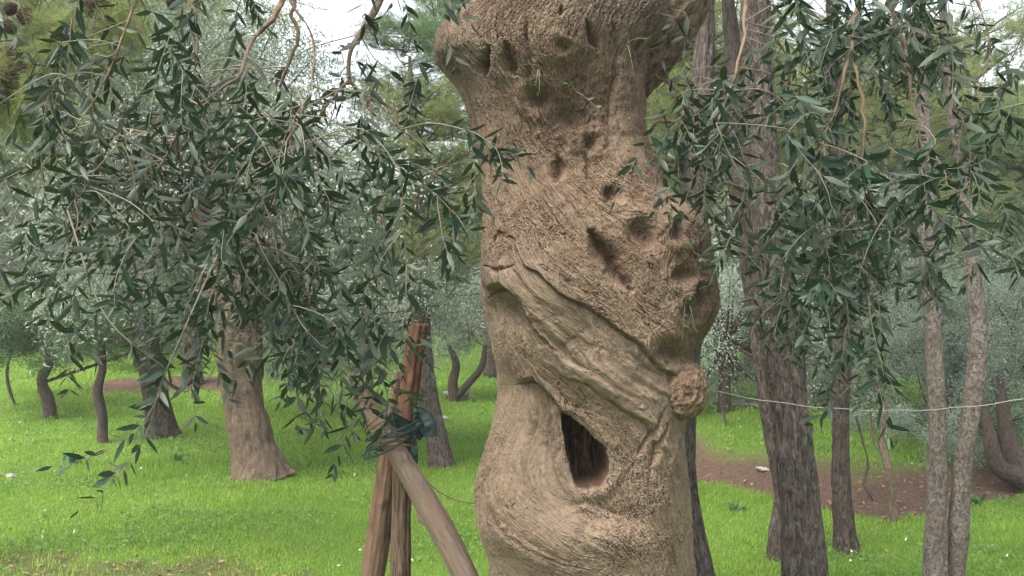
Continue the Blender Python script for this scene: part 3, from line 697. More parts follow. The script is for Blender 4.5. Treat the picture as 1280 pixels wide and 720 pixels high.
def bark_attrs(g, seed=0):
    """olive bark attributes for a Geo of tubes (displaced already)"""
    n = g.n; bk = np.concatenate(g.a['bk'])
    f = fbm(bk[:, 0] * 75, bk[:, 1] * 75, bk[:, 2] * 34, 4, seed) * 1.4
    g.a['flake'] = [np.clip(1 - .8 * sstep(-.15, -.5, f), 0, 1)]; g.a['dead'] = [np.zeros(n)]; g.a['rot'] = [np.full(n, .05)]; g.a['fine'] = [np.clip(.35 + f * .5, 0, 1)]; g.a['inner'] = [np.full(n, .25)]
def bark_disp(amp, fr, seed, zf=.22):
    def d(TH, AL, R):
        c, s = np.cos(TH) * R, np.sin(TH) * R
        f = fbm(c * fr, s * fr, AL * fr * zf, 4, seed); lo = fbm(c * 5, s * 5, AL * 3, 2, seed + 1)
        return amp * (np.tanh(f * 3) - 1.2 * sstep(-.1, -.5, f)) + amp * 2.5 * lo
    return d

# knob-like burl on the flank of the trunk
def burl():
    c = P(853, 487, 3.755); n1, n2 = 150, 200
    th = np.linspace(0.001, math.pi - .001, n1)[:, None]; ph = np.linspace(0, 2 * math.pi, n2, endpoint=False)[None]
    # pole axis points at the viewer-ish side (-Y) so the scar ring sits there
    X = np.sin(th) * np.cos(ph); Z = np.sin(th) * np.sin(ph); Y = -np.cos(th) + 0 * ph
    rr = th / math.pi * 2
    k = 1 - .05 * np.exp(-(((X - .25) ** 2 + (Z + .1) ** 2) / .06)) + .03 * np.exp(-((rr - .42) / .13) ** 2) + .028 * np.sin(rr * 30 + 7 * fbm(X * 2, Y * 2, Z * 2, 2, 5)) * np.exp(-(rr / .9) ** 2)
    f = fbm(X * 3, Y * 3, Z * 3, 4, 7); f2 = fbm(X * 9 + rr * 3, Y * 9, Z * 9, 3, 8)
    k = k + .085 * f + .055 * f2 + .03 * fbm(X * 22, Y * 22, Z * 22, 3, 9)
    V = np.stack([X * .090 * k, Y * .105 * k, Z * .110 * k], -1).reshape(-1, 3) + c
    i = np.arange(n1 - 1)[:, None] * n2; j = np.arange(n2)[None]
    F = np.stack([i + j, i + (j + 1) % n2, i + n2 + (j + 1) % n2, i + n2 + j], -1).reshape(-1, 4)
    at = dict(flake=np.clip(1 - .6 * sstep(.0, -.35, f2), 0, 1).ravel(), dead=0 * f.ravel(), rot=np.clip(.35 + .35 * np.exp(-(rr / .35) ** 2) + .7 * f2 + .2 * np.sin(rr * 26), 0, 1).ravel(), fine=np.clip(.5 + f2, 0, 1).ravel())
    under(mesh('burl', V, [F], M['olive_bark'], True, at), olive)
burl()

# ------------------------------------------------------------------ olive limbs with hanging foliage
def limb(paths, shoots_in, seed, name='branch'):
    """paths: list of (pts, radii, seg); first are thick. shoots_in: list of (start xyz, dir, length). returns part with foliage child"""
    rng = rs(seed); g = Geo(); tw = Geo(); lf = Geo(); nodes = []
    for pts, rad, seg in paths:
        if rad[0] < .05:
            pts = crom(np.array(pts, float), 26); rad = list(np.interp(np.linspace(0, 1, 26), np.linspace(0, 1, len(rad)), rad) * .5); wv = np.cumsum(rng.normal(size=(26, 3)), 0) * .0022; wv -= np.linspace(0, 1, 26)[:, None] * wv[-1]; pts = pts + wv + rng.normal(size=(26, 3)) * .0014
        n = max(12, int(np.sum(np.linalg.norm(np.diff(np.array(pts), axis=0), axis=1)) / (.005 if rad[0] > .06 else .012)))
        tube(g, pts, rad, seg * 3 if rad[0] > .06 else seg, bark_disp(.0050 if rad[0] > .06 else .0012, 60 if rad[0] > .05 else 90, seed, .45), n=n, phase=rng.rand())
        c = crom(np.column_stack([pts, rad]), 60); nodes.append(c[5:])
    nodes = np.vstack(nodes)
    LB, LD, LN, LL = [], [], [], []
    def add_leaves(c, rad0, dens=1.0):
        seg = np.linalg.norm(np.diff(c, axis=0), axis=1); cum = np.concatenate([[0], np.cumsum(seg)]); L = cum[-1]
        s = .03 + .02 * rng.rand(); ph = rng.rand() * 6.28
        t0 = np.gradient(c, axis=0)
        while s < L:
            k = min(np.searchsorted(cum, s), len(c) - 1); p = c[k]; t = t0[k] / (np.linalg.norm(t0[k]) + 1e-9)
            a = np.cross(t, [0.3, 0.2, 1.0]); a /= np.linalg.norm(a) + 1e-9; b = np.cross(t, a); ph += math.pi / 2 + .3 * rng.normal()
            for sg in (1, -1):
                if rng.rand() < .13: continue
                out = sg * (math.cos(ph) * a + math.sin(ph) * b)
                d = t * (.75 + .4 * rng.rand()) + out * (1.0 + .5 * rng.rand()) + np.array([0, 0, -.15]) + .30 * rng.normal(size=3)
                nn = t * .9 - out * .7 + np.array([0, -.1, .55]) + .35 * rng.normal(size=3)
                e = 1 - .45 * (s / L) ** 3
                LB.append(p); LD.append(d); LN.append(nn); LL.append((.054 + .040 * rng.rand()) * e)
            s += (.026 + .018 * rng.rand()) / dens
        LB.append(c[-1]); LD.append(t0[-1] * 20 + .2 * rng.normal(size=3)); LN.append(rng.normal(size=3)); LL.append(.04)
    for st, dr, Ln, side in shoots_in:
        st = np.array(st, float); dr = np.array(dr, float)
        q = np.linalg.norm(nodes[:, :3] - st - np.array([0, 0, .05]), axis=1) + 1.2 * np.maximum(0, st[2] - nodes[:, 2])
        nd = nodes[np.argsort(q)[int(rng.randint(0, 9))]][:3]
        gap = np.linalg.norm(st - nd)
        steps = 14; p = st.copy(); d = dr / np.linalg.norm(dr); c = [p.copy()]; grav = .02 + .07 * rng.rand(); wob = rng.normal(size=3) * .05
        for i in range(steps):
            d = d + np.array([0, 0, -grav]) + wob + .05 * rng.normal(size=3); d /= np.linalg.norm(d); p = p + d * Ln / steps; c.append(p.copy())
        c = np.array(c)
        d0 = c[1] - c[0]; d0 /= np.linalg.norm(d0)
        if gap > .03:
            midp = nd * .5 + st * .5 + np.array([0, 0, .12 * gap]) + rng.normal(size=3) * .10 * gap; pre = crom(np.array([nd, midp, st - d0 * .02, st]), 16)[:-1]
            full = np.vstack([pre, c])
        else: full = c
        m = len(full); r0 = .0014 + .0010 * rng.rand() + .0008 * gap
        tube(tw, full, np.linspace(r0, .0007, m), 5, caps=False)
        add_leaves(c if gap > .9 else full[max(0, len(full) - len(c) - 6):], r0)
        for k in range(side):
            j = rng.randint(1, len(c) - 3); t = c[j + 1] - c[j]; t /= np.linalg.norm(t)
            o = rng.normal(size=3); o -= t * o.dot(t); o /= np.linalg.norm(o); d = t * .7 + o * .7; pp = c[j].copy(); cc = [pp.copy()]; l2 = .09 + .17 * rng.rand()
            for i in range(7):
                d = d + np.array([0, 0, -.10]) + .07 * rng.normal(size=3); d /= np.linalg.norm(d); pp = pp + d * l2 / 7; cc.append(pp.copy())
            cc = np.array(cc); tube(tw, cc, np.linspace(.0014, .0006, len(cc)), 4, caps=False); add_leaves(cc, .001)
    bark_attrs(g, seed)
    part = under(g.build(name, M['olive_bark']), olive)
    tws = under_part(tw.build('twigs', M['shoot']), part)
    LB, LD, LN, LL = map(np.array, (LB, LD, LN, LL))
    leaves(lf, LB, LD, LN, LL, LL * (.19 + .08 * rng.rand(len(LL))), rng)
    fo = under_part(lf.build('foliage', M['olive_leaf']), part)
    return len(LL)

def lower_left(px): return np.interp(px, [-60, 0, 60, 130, 200, 260, 320, 370, 420, 480, 530, 560, 600, 640], [435, 440, 450, 455, 490, 440, 430, 480, 525, 520, 425, 400, 360, 300])
def lower_right(px): return np.interp(px, [820, 860, 900, 940, 980, 1040, 1080, 1110, 1150, 1200, 1280, 1340], [250, 340, 400, 430, 420, 400, 470, 500, 400, 350, 310, 300])
def make_shoots(rng, n, xr, yr, dr_, lower, cx, Lr=(.22, .5), bias=0.0, dens=None):
    out = []; tries = 0
    while len(out) < n and tries < 40000:
        tries += 1
        px = rng.uniform(*xr); py = yr[0] + (yr[1] - yr[0]) * rng.rand(); d = rng.uniform(*dr_)
        if dens is not None and rng.rand() > dens(px, py): continue
        if float(fbm(np.array(px / 85.), np.array(py / 85.), np.array(d), 2, 17)) < -.12: continue
        L = rng.uniform(*Lr)
        a = rng.normal() * .55 + bias; dv = np.array([math.sin(a), .35 * rng.normal(), -abs(math.cos(a)) * (.35 + .8 * rng.rand())])
        ex = px + dv[0] / np.linalg.norm(dv) * L * 1280 / d * .8; ey = py + L * 1280 / d * .85
        lim = float(lower(ex))
        if ey > lim + rng.rand() * 18: continue
        out.append((P(px, py, d), dv, L, rng.randint(1, 4)))
    return out

rl = rs(71)
def densL(px, py):
    v = .45 + .55 * np.exp(-((px - 430) / 130) ** 2)
    if py < 60: v *= .55
    if px > 560 or px < 60: v *= .4
    if 440 < px < 590 and py < 200: v *= .28
    if 320 < px < 470 and py < 90: v *= .55
    if 100 < px < 330 and 20 < py < 150: v *= .5
    return v
shL = make_shoots(rl, 108, (-40, 590), (-60, 470), (2.7, 3.9), lower_left, 400, (.20, .46), -.15, densL)
# particular sprays the photograph shows
extra = [(P(205, 470, 2.75), (-.02, 0, -1), .40, 0), (P(195, 500, 2.75), (-.12, 0, -1), .36, 1), (P(230, 400, 2.75), (-.06, 0, -1), .30, 0),
         (P(600, 170, 3.2), (.5, 0, -.25), .20, 2), (P(590, 190, 3.3), (.2, 0, -.8), .22, 2), (P(630, 190, 3.2), (.6, -.1, .0), .11, 0),
         (P(400, 430, 3.0), (.1, 0, -1), .26, 3), 
         (P(455, 380, 3.0), (.0, 0, -1), .38, 3), (P(480, 340, 3.05), (-.15, 0, -1), .32, 3), (P(425, 360, 2.95), (-.1, 0, -1), .40, 3), (P(395, 370, 3.0), (.1, 0, -1), .36, 3), (P(470, 440, 3.0), (-.4, 0, -1), .26, 3), (P(560, 250, 3.2), (.2, 0, -1), .3, 3), (P(350, 350, 2.9), (-.1, 0, -1), .36, 3),
         (P(375, 400, 2.9), (-.2, 0, -1), .24, 2), (P(455, 400, 3.3), (-.1, 0, -1), .33, 2), (P(60, 400, 2.8), (.3, 0, -.5), .18, 1)]
pl = lambda L: [P(*a) for a in L]
top = np.array([.22, D0, 2.95])
limbL = [([top, (-.05, 3.95, 3.15), (-.6, 3.7, 3.18), (-1.15, 3.45, 3.02), (-1.7, 3.2, 2.88)], [.15, .115, .085, .05, .022], 40),
         (pl([(395, -95, 3.45), (372, -30, 3.35), (345, 20, 3.2), (318, 50, 3.15), (300, 95, 3.1), (280, 108, 3.1), (240, 140, 3.1), (205, 200, 3.1), (180, 245, 3.1)]), [.028, .022, .017, .015, .013, .010, .0065, .004, .003], 12),
         (pl([(372, -30, 3.35), (368, 20, 3.3), (374, 45, 3.3), (360, 78, 3.3), (350, 110, 3.3)]), [.016, .012, .011, .008, .005], 10)]
limbL2 = [(pl([(560, -150, 3.95), (500, -60, 3.7), (470, 10, 3.6), (440, 60, 3.5), (438, 100, 3.5), (462, 122, 3.5), (490, 135, 3.5), (500, 160, 3.5), (530, 185, 3.5), (548, 230, 3.5)]), [.05, .018, .012, .009, .007, .006, .0055, .005, .004, .003], 14),
          (pl([(438, 100, 3.5), (400, 140, 3.4), (360, 200, 3.3), (330, 300, 3.2)]), [.008, .006, .005, .003], 8),
          (pl([(462, 122, 3.5), (470, 200, 3.4), (480, 290, 3.3), (500, 380, 3.3)]), [.007, .005, .004, .003], 8)]
limbL3 = [([(-.4, 3.8, 3.16), (-.75, 3.3, 3.15), (-1.0, 2.95, 2.95)], [.055, .03, .02], 14),
          (pl([(200, -90, 2.95), (150, 40, 2.9), (110, 130, 2.85), (60, 200, 2.85), (-20, 245, 2.8)]), [.018, .010, .007, .004, .003], 10),
          (pl([(200, -90, 2.95), (240, 30, 2.9), (225, 130, 2.9), (150, 180, 2.85), (80, 270, 2.8)]), [.015, .009, .006, .004, .003], 10),
          (pl([(350, -60, 3.0), (390, 60, 2.95), (360, 160, 2.9), (300, 250, 2.9), (290, 330, 2.9)]), [.015, .009, .006, .004, .003], 10)]
limbL3[0] = ([(-.4, 3.8, 3.16), (-.75, 3.3, 3.15), P(200, -90, 2.95)], [.055, .035, .018], 14)
limbL3[3] = ([(-.6, 3.5, 3.15), P(350, -60, 3.0), P(390, 60, 2.95), P(360, 160, 2.9), P(300, 250, 2.9), P(290, 330, 2.9)], [.03, .015, .009, .006, .004, .003], 10)
allL = shL + extra
def split(sh, limbs):
    sets = [[] for _ in limbs]; pts = [np.vstack([crom(np.array(p, float), 40) for p, r, s in lb]) for lb in limbs]
    for s in sh: sets[int(np.argmin([np.min(np.linalg.norm(q - s[0], axis=1) + 1.2 * np.maximum(0, s[0][2] - q[:, 2])) for q in pts]))].append(s)
    return sets
LL_ = [limbL, limbL2, limbL3]
tot = 0
for lb, ss in zip(LL_, split(allL, LL_)): tot += limb(lb, ss, len(ss) + 100)

rr_ = rs(73)
def densR(px, py):
    v = .55 + .45 * np.exp(-((px - 1040) / 110) ** 2)
    if px < 900: v *= .45
    if px < 905 - 0 and py > 130 and px < 885: v = 0
    if px > 1180: v *= .6
    if 915 < px < 985: v *= .30
    if py > 330: v *= .8
    return v
shR = make_shoots(rr_, 108, (830, 1320), (-60, 400), (2.75, 3.9), lower_right, 1000, (.20, .42), -.05, densR)
shR += [(P(1100, 400, 3.0), (.0, 0, -1), .26, 3), (P(1085, 370, 3.0), (.1, 0, -1), .3, 2), (P(990, 330, 3.0), (-.2, 0, -1), .22, 3), (P(1010, 350, 3.1), (-.35, 0, -1), .22, 2), (P(880, 250, 3.5), (.1, 0, -1), .28, 3), (P(870, 200, 3.4), (.0, 0, -1), .3, 2), (P(1140, 300, 3.0), (.8, 0, -.8), .25, 2), (P(860, 120, 3.4), (.3, 0, -1), .25, 2)]
limbR = [([(.38, D0 + .04, 2.30), (.50, D0 + .02, 2.50), (.615, D0, 2.70), (.74, D0 - .02, 2.92), (1.0, 3.88, 3.14), (1.5, 3.5, 3.22), (1.85, 3.3, 3.15)], [.07, .12, .14, .13, .10, .06, .03], 56),
         (pl([(960, -110, 3.75), (930, 10, 3.6), (925, 60, 3.5), (905, 130, 3.4), (880, 200, 3.4), (850, 230, 3.4)]), [.03, .014, .011, .008, .005, .003], 10),
         (pl([(820, 90, 3.95), (845, 108, 3.9), (855, 132, 3.85), (845, 148, 3.85), (820, 152, 3.9), (812, 166, 3.92)]), [.009, .010, .009, .009, .008, .006], 12)]
limbR2 = [([(1.0, 3.88, 3.14), (1.15, 3.4, 3.08), P(1090, -60, 3.1)], [.07, .04, .02], 16),
          (pl([(1090, -60, 3.1), (1060, 60, 3.05), (1030, 160, 3.0), (990, 260, 3.0), (960, 340, 3.0)]), [.02, .011, .007, .004, .003], 10),
          (pl([(1090, -60, 3.1), (1130, 50, 3.05), (1150, 150, 3.0), (1170, 260, 3.0)]), [.018, .010, .006, .003], 10),
          (pl([(1060, 60, 3.05), (1080, 160, 3.0), (1070, 260, 3.0), (1090, 360, 3.0)]), [.010, .006, .004, .003], 8)]
limbR3 = [([(1.5, 3.5, 3.22), P(1200, -70, 3.2), P(1240, 60, 3.1), P(1200, 180, 3.05), P(1240, 270, 3.0)], [.035, .018, .010, .005, .003], 10),
          ([(1.5, 3.5, 3.22), P(1290, -40, 3.2), P(1310, 90, 3.1), P(1290, 220, 3.0)], [.03, .015, .008, .003], 10)]
RR_ = [limbR, limbR2, limbR3]
for lb, ss in zip(RR_, split(shR, RR_)): tot += limb(lb, ss, len(ss) + 200)
print('olive leaves', tot)

# tiny suckers sprouting on the trunk
def sprout():
    rng = rs(9)
    for c0, n in [((674, 84, 3.60), 3), ((716, 110, 3.62), 2), ((858, 386, 3.62), 3), ((868, 310, 3.66), 2), ((783, 60, 3.62), 2)]:
        g = Geo(); f = Geo()
        for k in range(n):
            p = P(*c0) + rng.normal(size=3) * .01; d = np.array([rng.normal() * .6, -.6, rng.normal() * .6 - .3]); d /= np.linalg.norm(d)
            L = .05 + .07 * rng.rand(); c = np.array([p + d * t * L + np.array([0, 0, -.03]) * t * t for t in np.linspace(0, 1, 6)])
            tube(g, c, np.linspace(.0014, .0007, 6), 4, caps=False)
            for q in c[2:]:
                leaves(f, np.array([q]), rdir(1, rng) + d, rdir(1, rng), np.array([.02 + .01 * rng.rand()]), np.array([.007]), rng)
        p_ = under(g.build('sprout', M['shoot']), olive); under_part(f.build('foliage', M['weed']), p_)
sprout()

# ------------------------------------------------------------------ crowns shared by the background trees
def olive_crown(seed, n=30000, H=1.0, size=.044, R=1.9, flat=.8, nclump=60):
    rng = rs(seed); g = Geo(); b = Geo()
    c = rdir(nclump, rng) * (rng.rand(nclump, 1) ** .45) * R * np.array([1, 1, flat]); c[:, 2] += .0
    k = rng.randint(0, nclump, n); cr = .25 + .28 * rng.rand(nclump)
    p = c[k] + rdir(n, rng) * (rng.rand(n, 1) ** .5) * cr[k][:, None] * R * .55 * np.array([1, 1, .8])
    hang = np.clip(rng.rand(n), 0, 1) ** 3; p[:, 2] -= hang * .25 * R
    d = rdir(n, rng) + np.array([0, 0, -.4]); L = size * (.7 + .6 * rng.rand(n))
    dleaves(g, p, d, rdir(n, rng) + np.array([0, -.2, .9]), L, L * .30, rng)
    for q in c:
        m = q * .45 + np.array([0, 0, -.25 * R]) + .1 * rng.normal(size=3)
        tube(b, np.array([[0, 0, -R * flat * .30], m, q]), [.030, .015, .005], 5, n=9, caps=False)
    return g, b

def pine_crown(seed, R=2.2, H=3.2, nb=90, tufts=3600, nd=.11, w_=.007, per=20):
    rng = rs(seed); g = Geo(); b = Geo(); ends = []
    for i in range(nb):
        z = -H * .5 + H * rng.rand(); a = rng.rand() * 6.283; rad = R * (1 - .55 * ((z + H * .5) / H) ** 1.5) * (.55 + .45 * rng.rand())
        e = np.array([math.cos(a) * rad, math.sin(a) * rad, z + .15 * rad]); s = np.array([0, 0, z - .25 * rad])
        m = (s + e) / 2 + np.array([0, 0, -.08 * rad]) + .06 * rng.normal(size=3)
        m2 = m + .12 * rng.normal(size=3); tube(b, np.array([s, m2, e]), [.020, .011, .004], 5, n=10, caps=False); m = m2
        ends.append(crom(np.array([s, m, e]), 20)[6:])
    E = np.array(ends); k = rng.randint(0, nb, tufts); j = (14 * rng.rand(tufts) ** .7).astype(int)
    c = E[k, j] + rdir(tufts, rng) * np.array([1, 1, .45]) * (.10 + .30 * rng.rand(tufts, 1) ** 1.5)
    ax = norm(norm(E[k, j] * np.array([1, 1, 0]) + 1e-6) + rdir(tufts, rng) * .8 + np.array([0, 0, .4]))
    cc = np.repeat(c, per, 0); aa = np.repeat(ax, per, 0); n = len(cc)
    cc = cc + aa * (rng.rand(n, 1) - .5) * .14; d = aa * .6 + rdir(n, rng) * .8; L = nd * (.7 + .5 * rng.rand(n))
    s = norm(np.cross(d, rdir(n, rng))) * w_ * .5; d = norm(d)
    V = np.stack([cc - s, cc + s, cc + d * L[:, None]], 1).reshape(-1, 3); kk = (np.arange(n) * 3)[:, None]
    g.add(V, [kk + [0, 1, 2]], rnd=np.repeat(np.clip(np.repeat(rng.rand(tufts), per) * .7 + .3 * rng.rand(n), 0, 1), 3))
    return g, b

def proto(gb, leafmat, barkmat):
    g, b = gb
    a = g.build('crown', leafmat, link=False).data; c = b.build('limbs', barkmat, link=False).data
    for o in [o for o in bpy.data.objects if o.users_collection == ()]: bpy.data.objects.remove(o)
    return a, c
PR = {
    'silver': proto(olive_crown(1, 60000), M['olive_silver'], M['thin_bark']),
    'silver2': proto(olive_crown(2, 55000, nclump=45), M['olive_silver'], M['thin_bark']),
    'dark': proto(olive_crown(3, 32000, size=.06, nclump=40), M['shrub_dark'], M['thin_bark']),
    'yellow': proto(pine_crown(4, tufts=4200, nb=95), M['pine_yellow'], M['thin_bark']),
    'green': proto(pine_crown(5), M['pine_green'], M['thin_bark']),
    'yellow2': proto(pine_crown(6, R=2.6, H=4.0, nb=110, tufts=5600), M['pine_yellow'], M['thin_bark']),
}
def put_crown(root, kind, loc, scale, rz=0.0, limbs=True):
    """loc relative to the root"""
    me, bm_ = PR[kind]
    c = bpy.data.objects.new('crown', me); COL.objects.link(c); c.parent = root; c.location = tuple(map(float, loc)); c.rotation_euler = (0, 0, rz)
    c.scale = scale if hasattr(scale, '__len__') else (scale,) * 3
    if limbs:
        b = bpy.data.objects.new('limbs', bm_); COL.objects.link(b); b.parent = c
    return c

def tree(name, label, cat, pts, widths, mat, seg=48, crowns=(), group=None, disp=(.004, 40), extra_paths=(), flare=0.0):
    """pts: (px, py, depth) up the trunk from the base; widths in metres (diameters); crowns: (kind, (x,y,z) world, scale, rz)"""
    w3 = [P(*p) if len(p) == 3 else np.array(p[:3], float) for p in pts]
    b = w3[0].copy(); b[2] = float(hgt(np.array(b[0]), np.array(b[1])))
    w3[0] = b - np.array([0, 0, .04])
    root = empty(name, b, label, cat, group)
    L = np.sum(np.linalg.norm(np.diff(np.array(w3), axis=0), axis=1)); g = Geo(); sd = int(abs(pts[0][0])) + 3
    n = int(min(900, max(24, L / .012))) if seg >= 40 else int(max(16, L / .05))
    d0 = bark_disp(disp[0], disp[1], sd, .25)
    def dd(TH, AL, R):
        d = d0(TH, AL, R)
        if flare: d = d + R * flare * (np.exp(-AL / .16) * (.6 + .5 * np.sin(TH * 3 + 1.3) + .35 * np.sin(TH * 7 + .4)) + .10 * np.sin(TH * 3 + 1.3 + AL * 2))
        return d
    tube(g, w3, np.array(widths) / 2, seg, dd, n=n, phase=(sd % 17) * .7)
    for ep, er in extra_paths:
        ep = [P(*p) if len(p) == 3 and p[0] > 12 or len(p) == 3 and p[0] < -12 else np.array(p, float) for p in ep]
        tube(g, ep, np.array(er) / 2, max(6, seg // 3), bark_disp(disp[0] * .5, disp[1], sd + 5, .25), n=24, phase=sd * .3)
    under(g.build('trunk', mat), root)
    for kind, loc, s, rz in crowns: put_crown(root, kind, np.array(loc) - np.array(b), s, rz)
    return root

# ------------------------------------------------------------------ nearer background trees
def gz(x, y): return float(hgt(np.array(float(x)), np.array(float(y))))
def base(px, d):  # base pixel row for a trunk standing on the ground
    x = (px - 640) / 1280 * d; return 360 + (CAMZ - gz(x, d)) * 1280 / d

tree('olive_tree', 'stout pale brown olive trunk flaring at its foot on the lawn, under silvery foliage', 'olive tree',
     [(325, 600, 8.6), (316, 560, 8.6), (306, 510, 8.6), (300, 460, 8.6), (300, 420, 8.6), (310, 370, 8.6), (330, 300, 8.7)], [.48, .36, .33, .33, .36, .30, .18], M['olive_far'], 72,
     [('silver', P(225, 180, 8.9), 1.0, .4), ('silver2', P(400, 330, 9.3), (.75, .75, .72), 2.2), ('silver', P(200, 60, 9.4), .68, 1.4)], flare=.20, disp=(.012, 26),
     extra_paths=[([(300, 430, 8.6), (270, 350, 8.7), (240, 250, 8.8)], [.26, .18, .08])])
tree('pine_tree', 'slim dark pine trunk leaning over the lawn, beside the stout pale olive trunk', 'pine tree',
     [(203, 545, 11), (195, 500, 11), (186, 440, 11), (176, 390, 11), (168, 300, 11.1), (150, 100, 11.2), (140, -60, 11.3)], [.33, .27, .26, .24, .2, .16, .1], M['pine_warm'], 48,
     [('yellow', P(120, 30, 11.3), .72, .2)], flare=.3)
tree('pine_tree', 'dark brown pine trunk rising from the mulch mound at the back of the lawn', 'pine tree',
     [(243, 498, 15), (240, 450, 15), (238, 380, 15), (238, 200, 15), (236, 20, 15)], [.30, .27, .25, .2, .12], M['pine_warm'], 40, [('yellow', P(215, 60, 15), .75, 1.2)])
tree('young_tree', 'small sapling with a bare kinked stem, nearest of the slim stems on the lawn', 'young tree',
     [(128, 553, 10.6), (128, 520, 10.6), (122, 490, 10.6), (128, 460, 10.6), (124, 420, 10.6), (118, 380, 10.7)], [.11, .10, .11, .08, .06, .03], M['thin_bark'], 24,
     [('dark', P(115, 400, 10.8), (.38, .38, .30), .7)])
tree('young_tree', 'small crooked brown tree with dark leaves standing before the far hedge', 'young tree',
     [(64, 526, 12.4), (60, 500, 12.4), (52, 475, 12.4), (62, 450, 12.4), (60, 400, 12.4)], [.17, .15, .12, .10, .05], M['thin_bark'], 24,
     [('dark', P(50, 400, 12.6), (.52, .52, .40), .1)], extra_paths=[([(54, 478, 12.4), (30, 440, 12.4), (12, 410, 12.3)], [.05, .04, .02])])
tree('pine_tree', 'slender grey pine trunk leaning behind the wooden stakes', 'pine tree',
     [(551, 583, 9.2), (547, 560, 9.2), (538, 510, 9.2), (530, 460, 9.2), (526, 400, 9.2), (522, 250, 9.25), (512, 70, 9.3)], [.24, .20, .185, .175, .17, .12, .03], M['pine_grey'], 48,
     [('yellow', P(525, 225, 9.7), (.62, .62, .55), 2.0), ('green', P(505, 85, 9.9), (.40, .40, .28), 1.0)], flare=.25)
tree('olive_tree', 'small forked olive far up the lawn, seen between the stakes and the great trunk', 'olive tree',
     [(568, 500, 14), (566, 480, 14), (570, 455, 14), (560, 430, 14)], [.16, .13, .11, .06], M['thin_bark'], 20,
     [('silver', P(585, 385, 14.2), (.55, .55, .5), .5)], extra_paths=[([(569, 497, 14), (585, 480, 14), (602, 458, 14), (606, 430, 14)], [.12, .10, .09, .05])])
tree('pine_tree', 'dark furrowed pine trunk half hidden directly behind the great olive', 'pine tree',
     [(874, 760, 5.1), (866, 700, 5.1), (856, 640, 5.1), (850, 580, 5.1), (852, 520, 5.1), (858, 450, 5.1), (866, 380, 5.1), (872, 250, 5.15), (880, 60, 5.2), (886, -160, 5.3)], [.22, .17, .15, .145, .14, .135, .13, .12, .1, .08], M['pine_grey'], 64, [('green', P(900, -900, 5.6), .6, .3)], flare=.3)
tree('pine_tree', 'thickest grey pine trunk with deeply furrowed bark, near the great olive', 'pine tree',
     [(1010, 770, 4.95), (1004, 700, 4.95), (998, 620, 4.95), (990, 540, 4.95), (982, 470, 5.0), (972, 400, 5.0), (962, 300, 5.0), (952, 180, 5.05), (945, 60, 5.1), (942, -60, 5.15), (940, -300, 5.2)], [.24, .20, .19, .19, .185, .175, .17, .155, .145, .135, .12], M['pine_grey'], 96,
     [('yellow', P(950, -800, 5.4), .8, .3)], disp=(.006, 34), flare=.25)
tree('pine_tree', 'darker narrow pine trunk hugging the thickest grey trunk from behind', 'pine tree',
     [(976, 697, 6.1), (978, 670, 6.1), (984, 620, 6.1), (974, 560, 6.1), (965, 500, 6.1), (958, 440, 6.1), (946, 360, 6.1), (932, 280, 6.1), (922, 210, 6.1), (918, 100, 6.2), (905, -60, 6.3)], [.20, .16, .15, .15, .16, .16, .15, .13, .12, .10, .07], M['pine_warm'], 64,
     [('yellow', P(880, -330, 6.6), .6, 1.3)])
tree('pine_tree', 'slim straight brown pine standing at the foot of the soil bank', 'pine tree',
     [(1058, 691, 6.25), (1055, 660, 6.25), (1051, 600, 6.25), (1051, 520, 6.25), (1054, 440, 6.25), (1053, 360, 6.3), (1046, 200, 6.3), (1040, 0, 6.4), (1036, -200, 6.5)], [.15, .12, .108, .10, .10, .095, .09, .07, .05], M['pine_warm'], 56, [('green', P(1040, -450, 7), .8, .9)], flare=.3)
tree('pine_tree', 'slim pale grey pine, straighter of the close pair beyond the cord', 'pine tree',
     [(1168, 780, 5.3), (1169, 700, 5.3), (1171, 600, 5.3), (1170, 500, 5.3), (1166, 400, 5.3), (1161, 300, 5.3), (1156, 190, 5.35), (1150, 60, 5.4), (1146, -120, 5.5)], [.115, .10, .098, .096, .09, .085, .08, .07, .05], M['pine_pale'], 56, [('green', P(1150, -700, 5.9), .6, 1.9)], flare=.2)
tree('pine_tree', 'slim pale pine with an S-shaped bend, more crooked of the close pair', 'pine tree',
     [(1192, 780, 5.35), (1195, 700, 5.35), (1201, 610, 5.35), (1211, 530, 5.35), (1221, 460, 5.35), (1223, 400, 5.35), (1216, 340, 5.35), (1209, 280, 5.35), (1203, 230, 5.4), (1192, 160, 5.4), (1180, 40, 5.45), (1172, -100, 5.5)], [.12, .10, .098, .09, .085, .08, .075, .07, .065, .06, .05, .04], M['pine_pale'], 56, [('green', P(1170, -520, 6.2), .55, 2.5)], flare=.2)
tree('young_tree', 'thin crooked bare tree growing at the foot of the brown soil bank', 'young tree',
     [(1121, 655, 7.0), (1116, 630, 7.0), (1113, 600, 7.0), (1106, 570, 7.05), (1101, 545, 7.1), (1108, 510, 7.1), (1100, 470, 7.1)], [.055, .045, .045, .04, .035, .02, .01], M['olive_far'], 20, [],
     extra_paths=[([(1106, 570, 7.05), (1092, 550, 7.1), (1088, 510, 7.1)], [.03, .02, .01])])
tree('young_tree', 'thinnest dark leaning sapling rooted on the brown bank', 'young tree',
     [(1098, 638, 7.4), (1088, 618, 7.4), (1080, 604, 7.45), (1085, 580, 7.5), (1078, 550, 7.5), (1070, 520, 7.5)], [.035, .03, .028, .022, .016, .01], M['thin_bark'], 16)
tree('young_tree', 'thin dark sapling slanting up from the top of the bank', 'young tree',
     [(930, 584, 9.4), (920, 566, 9.4), (912, 545, 9.4), (905, 520, 9.5), (896, 480, 9.5)], [.04, .035, .03, .02, .01], M['thin_bark'], 16)
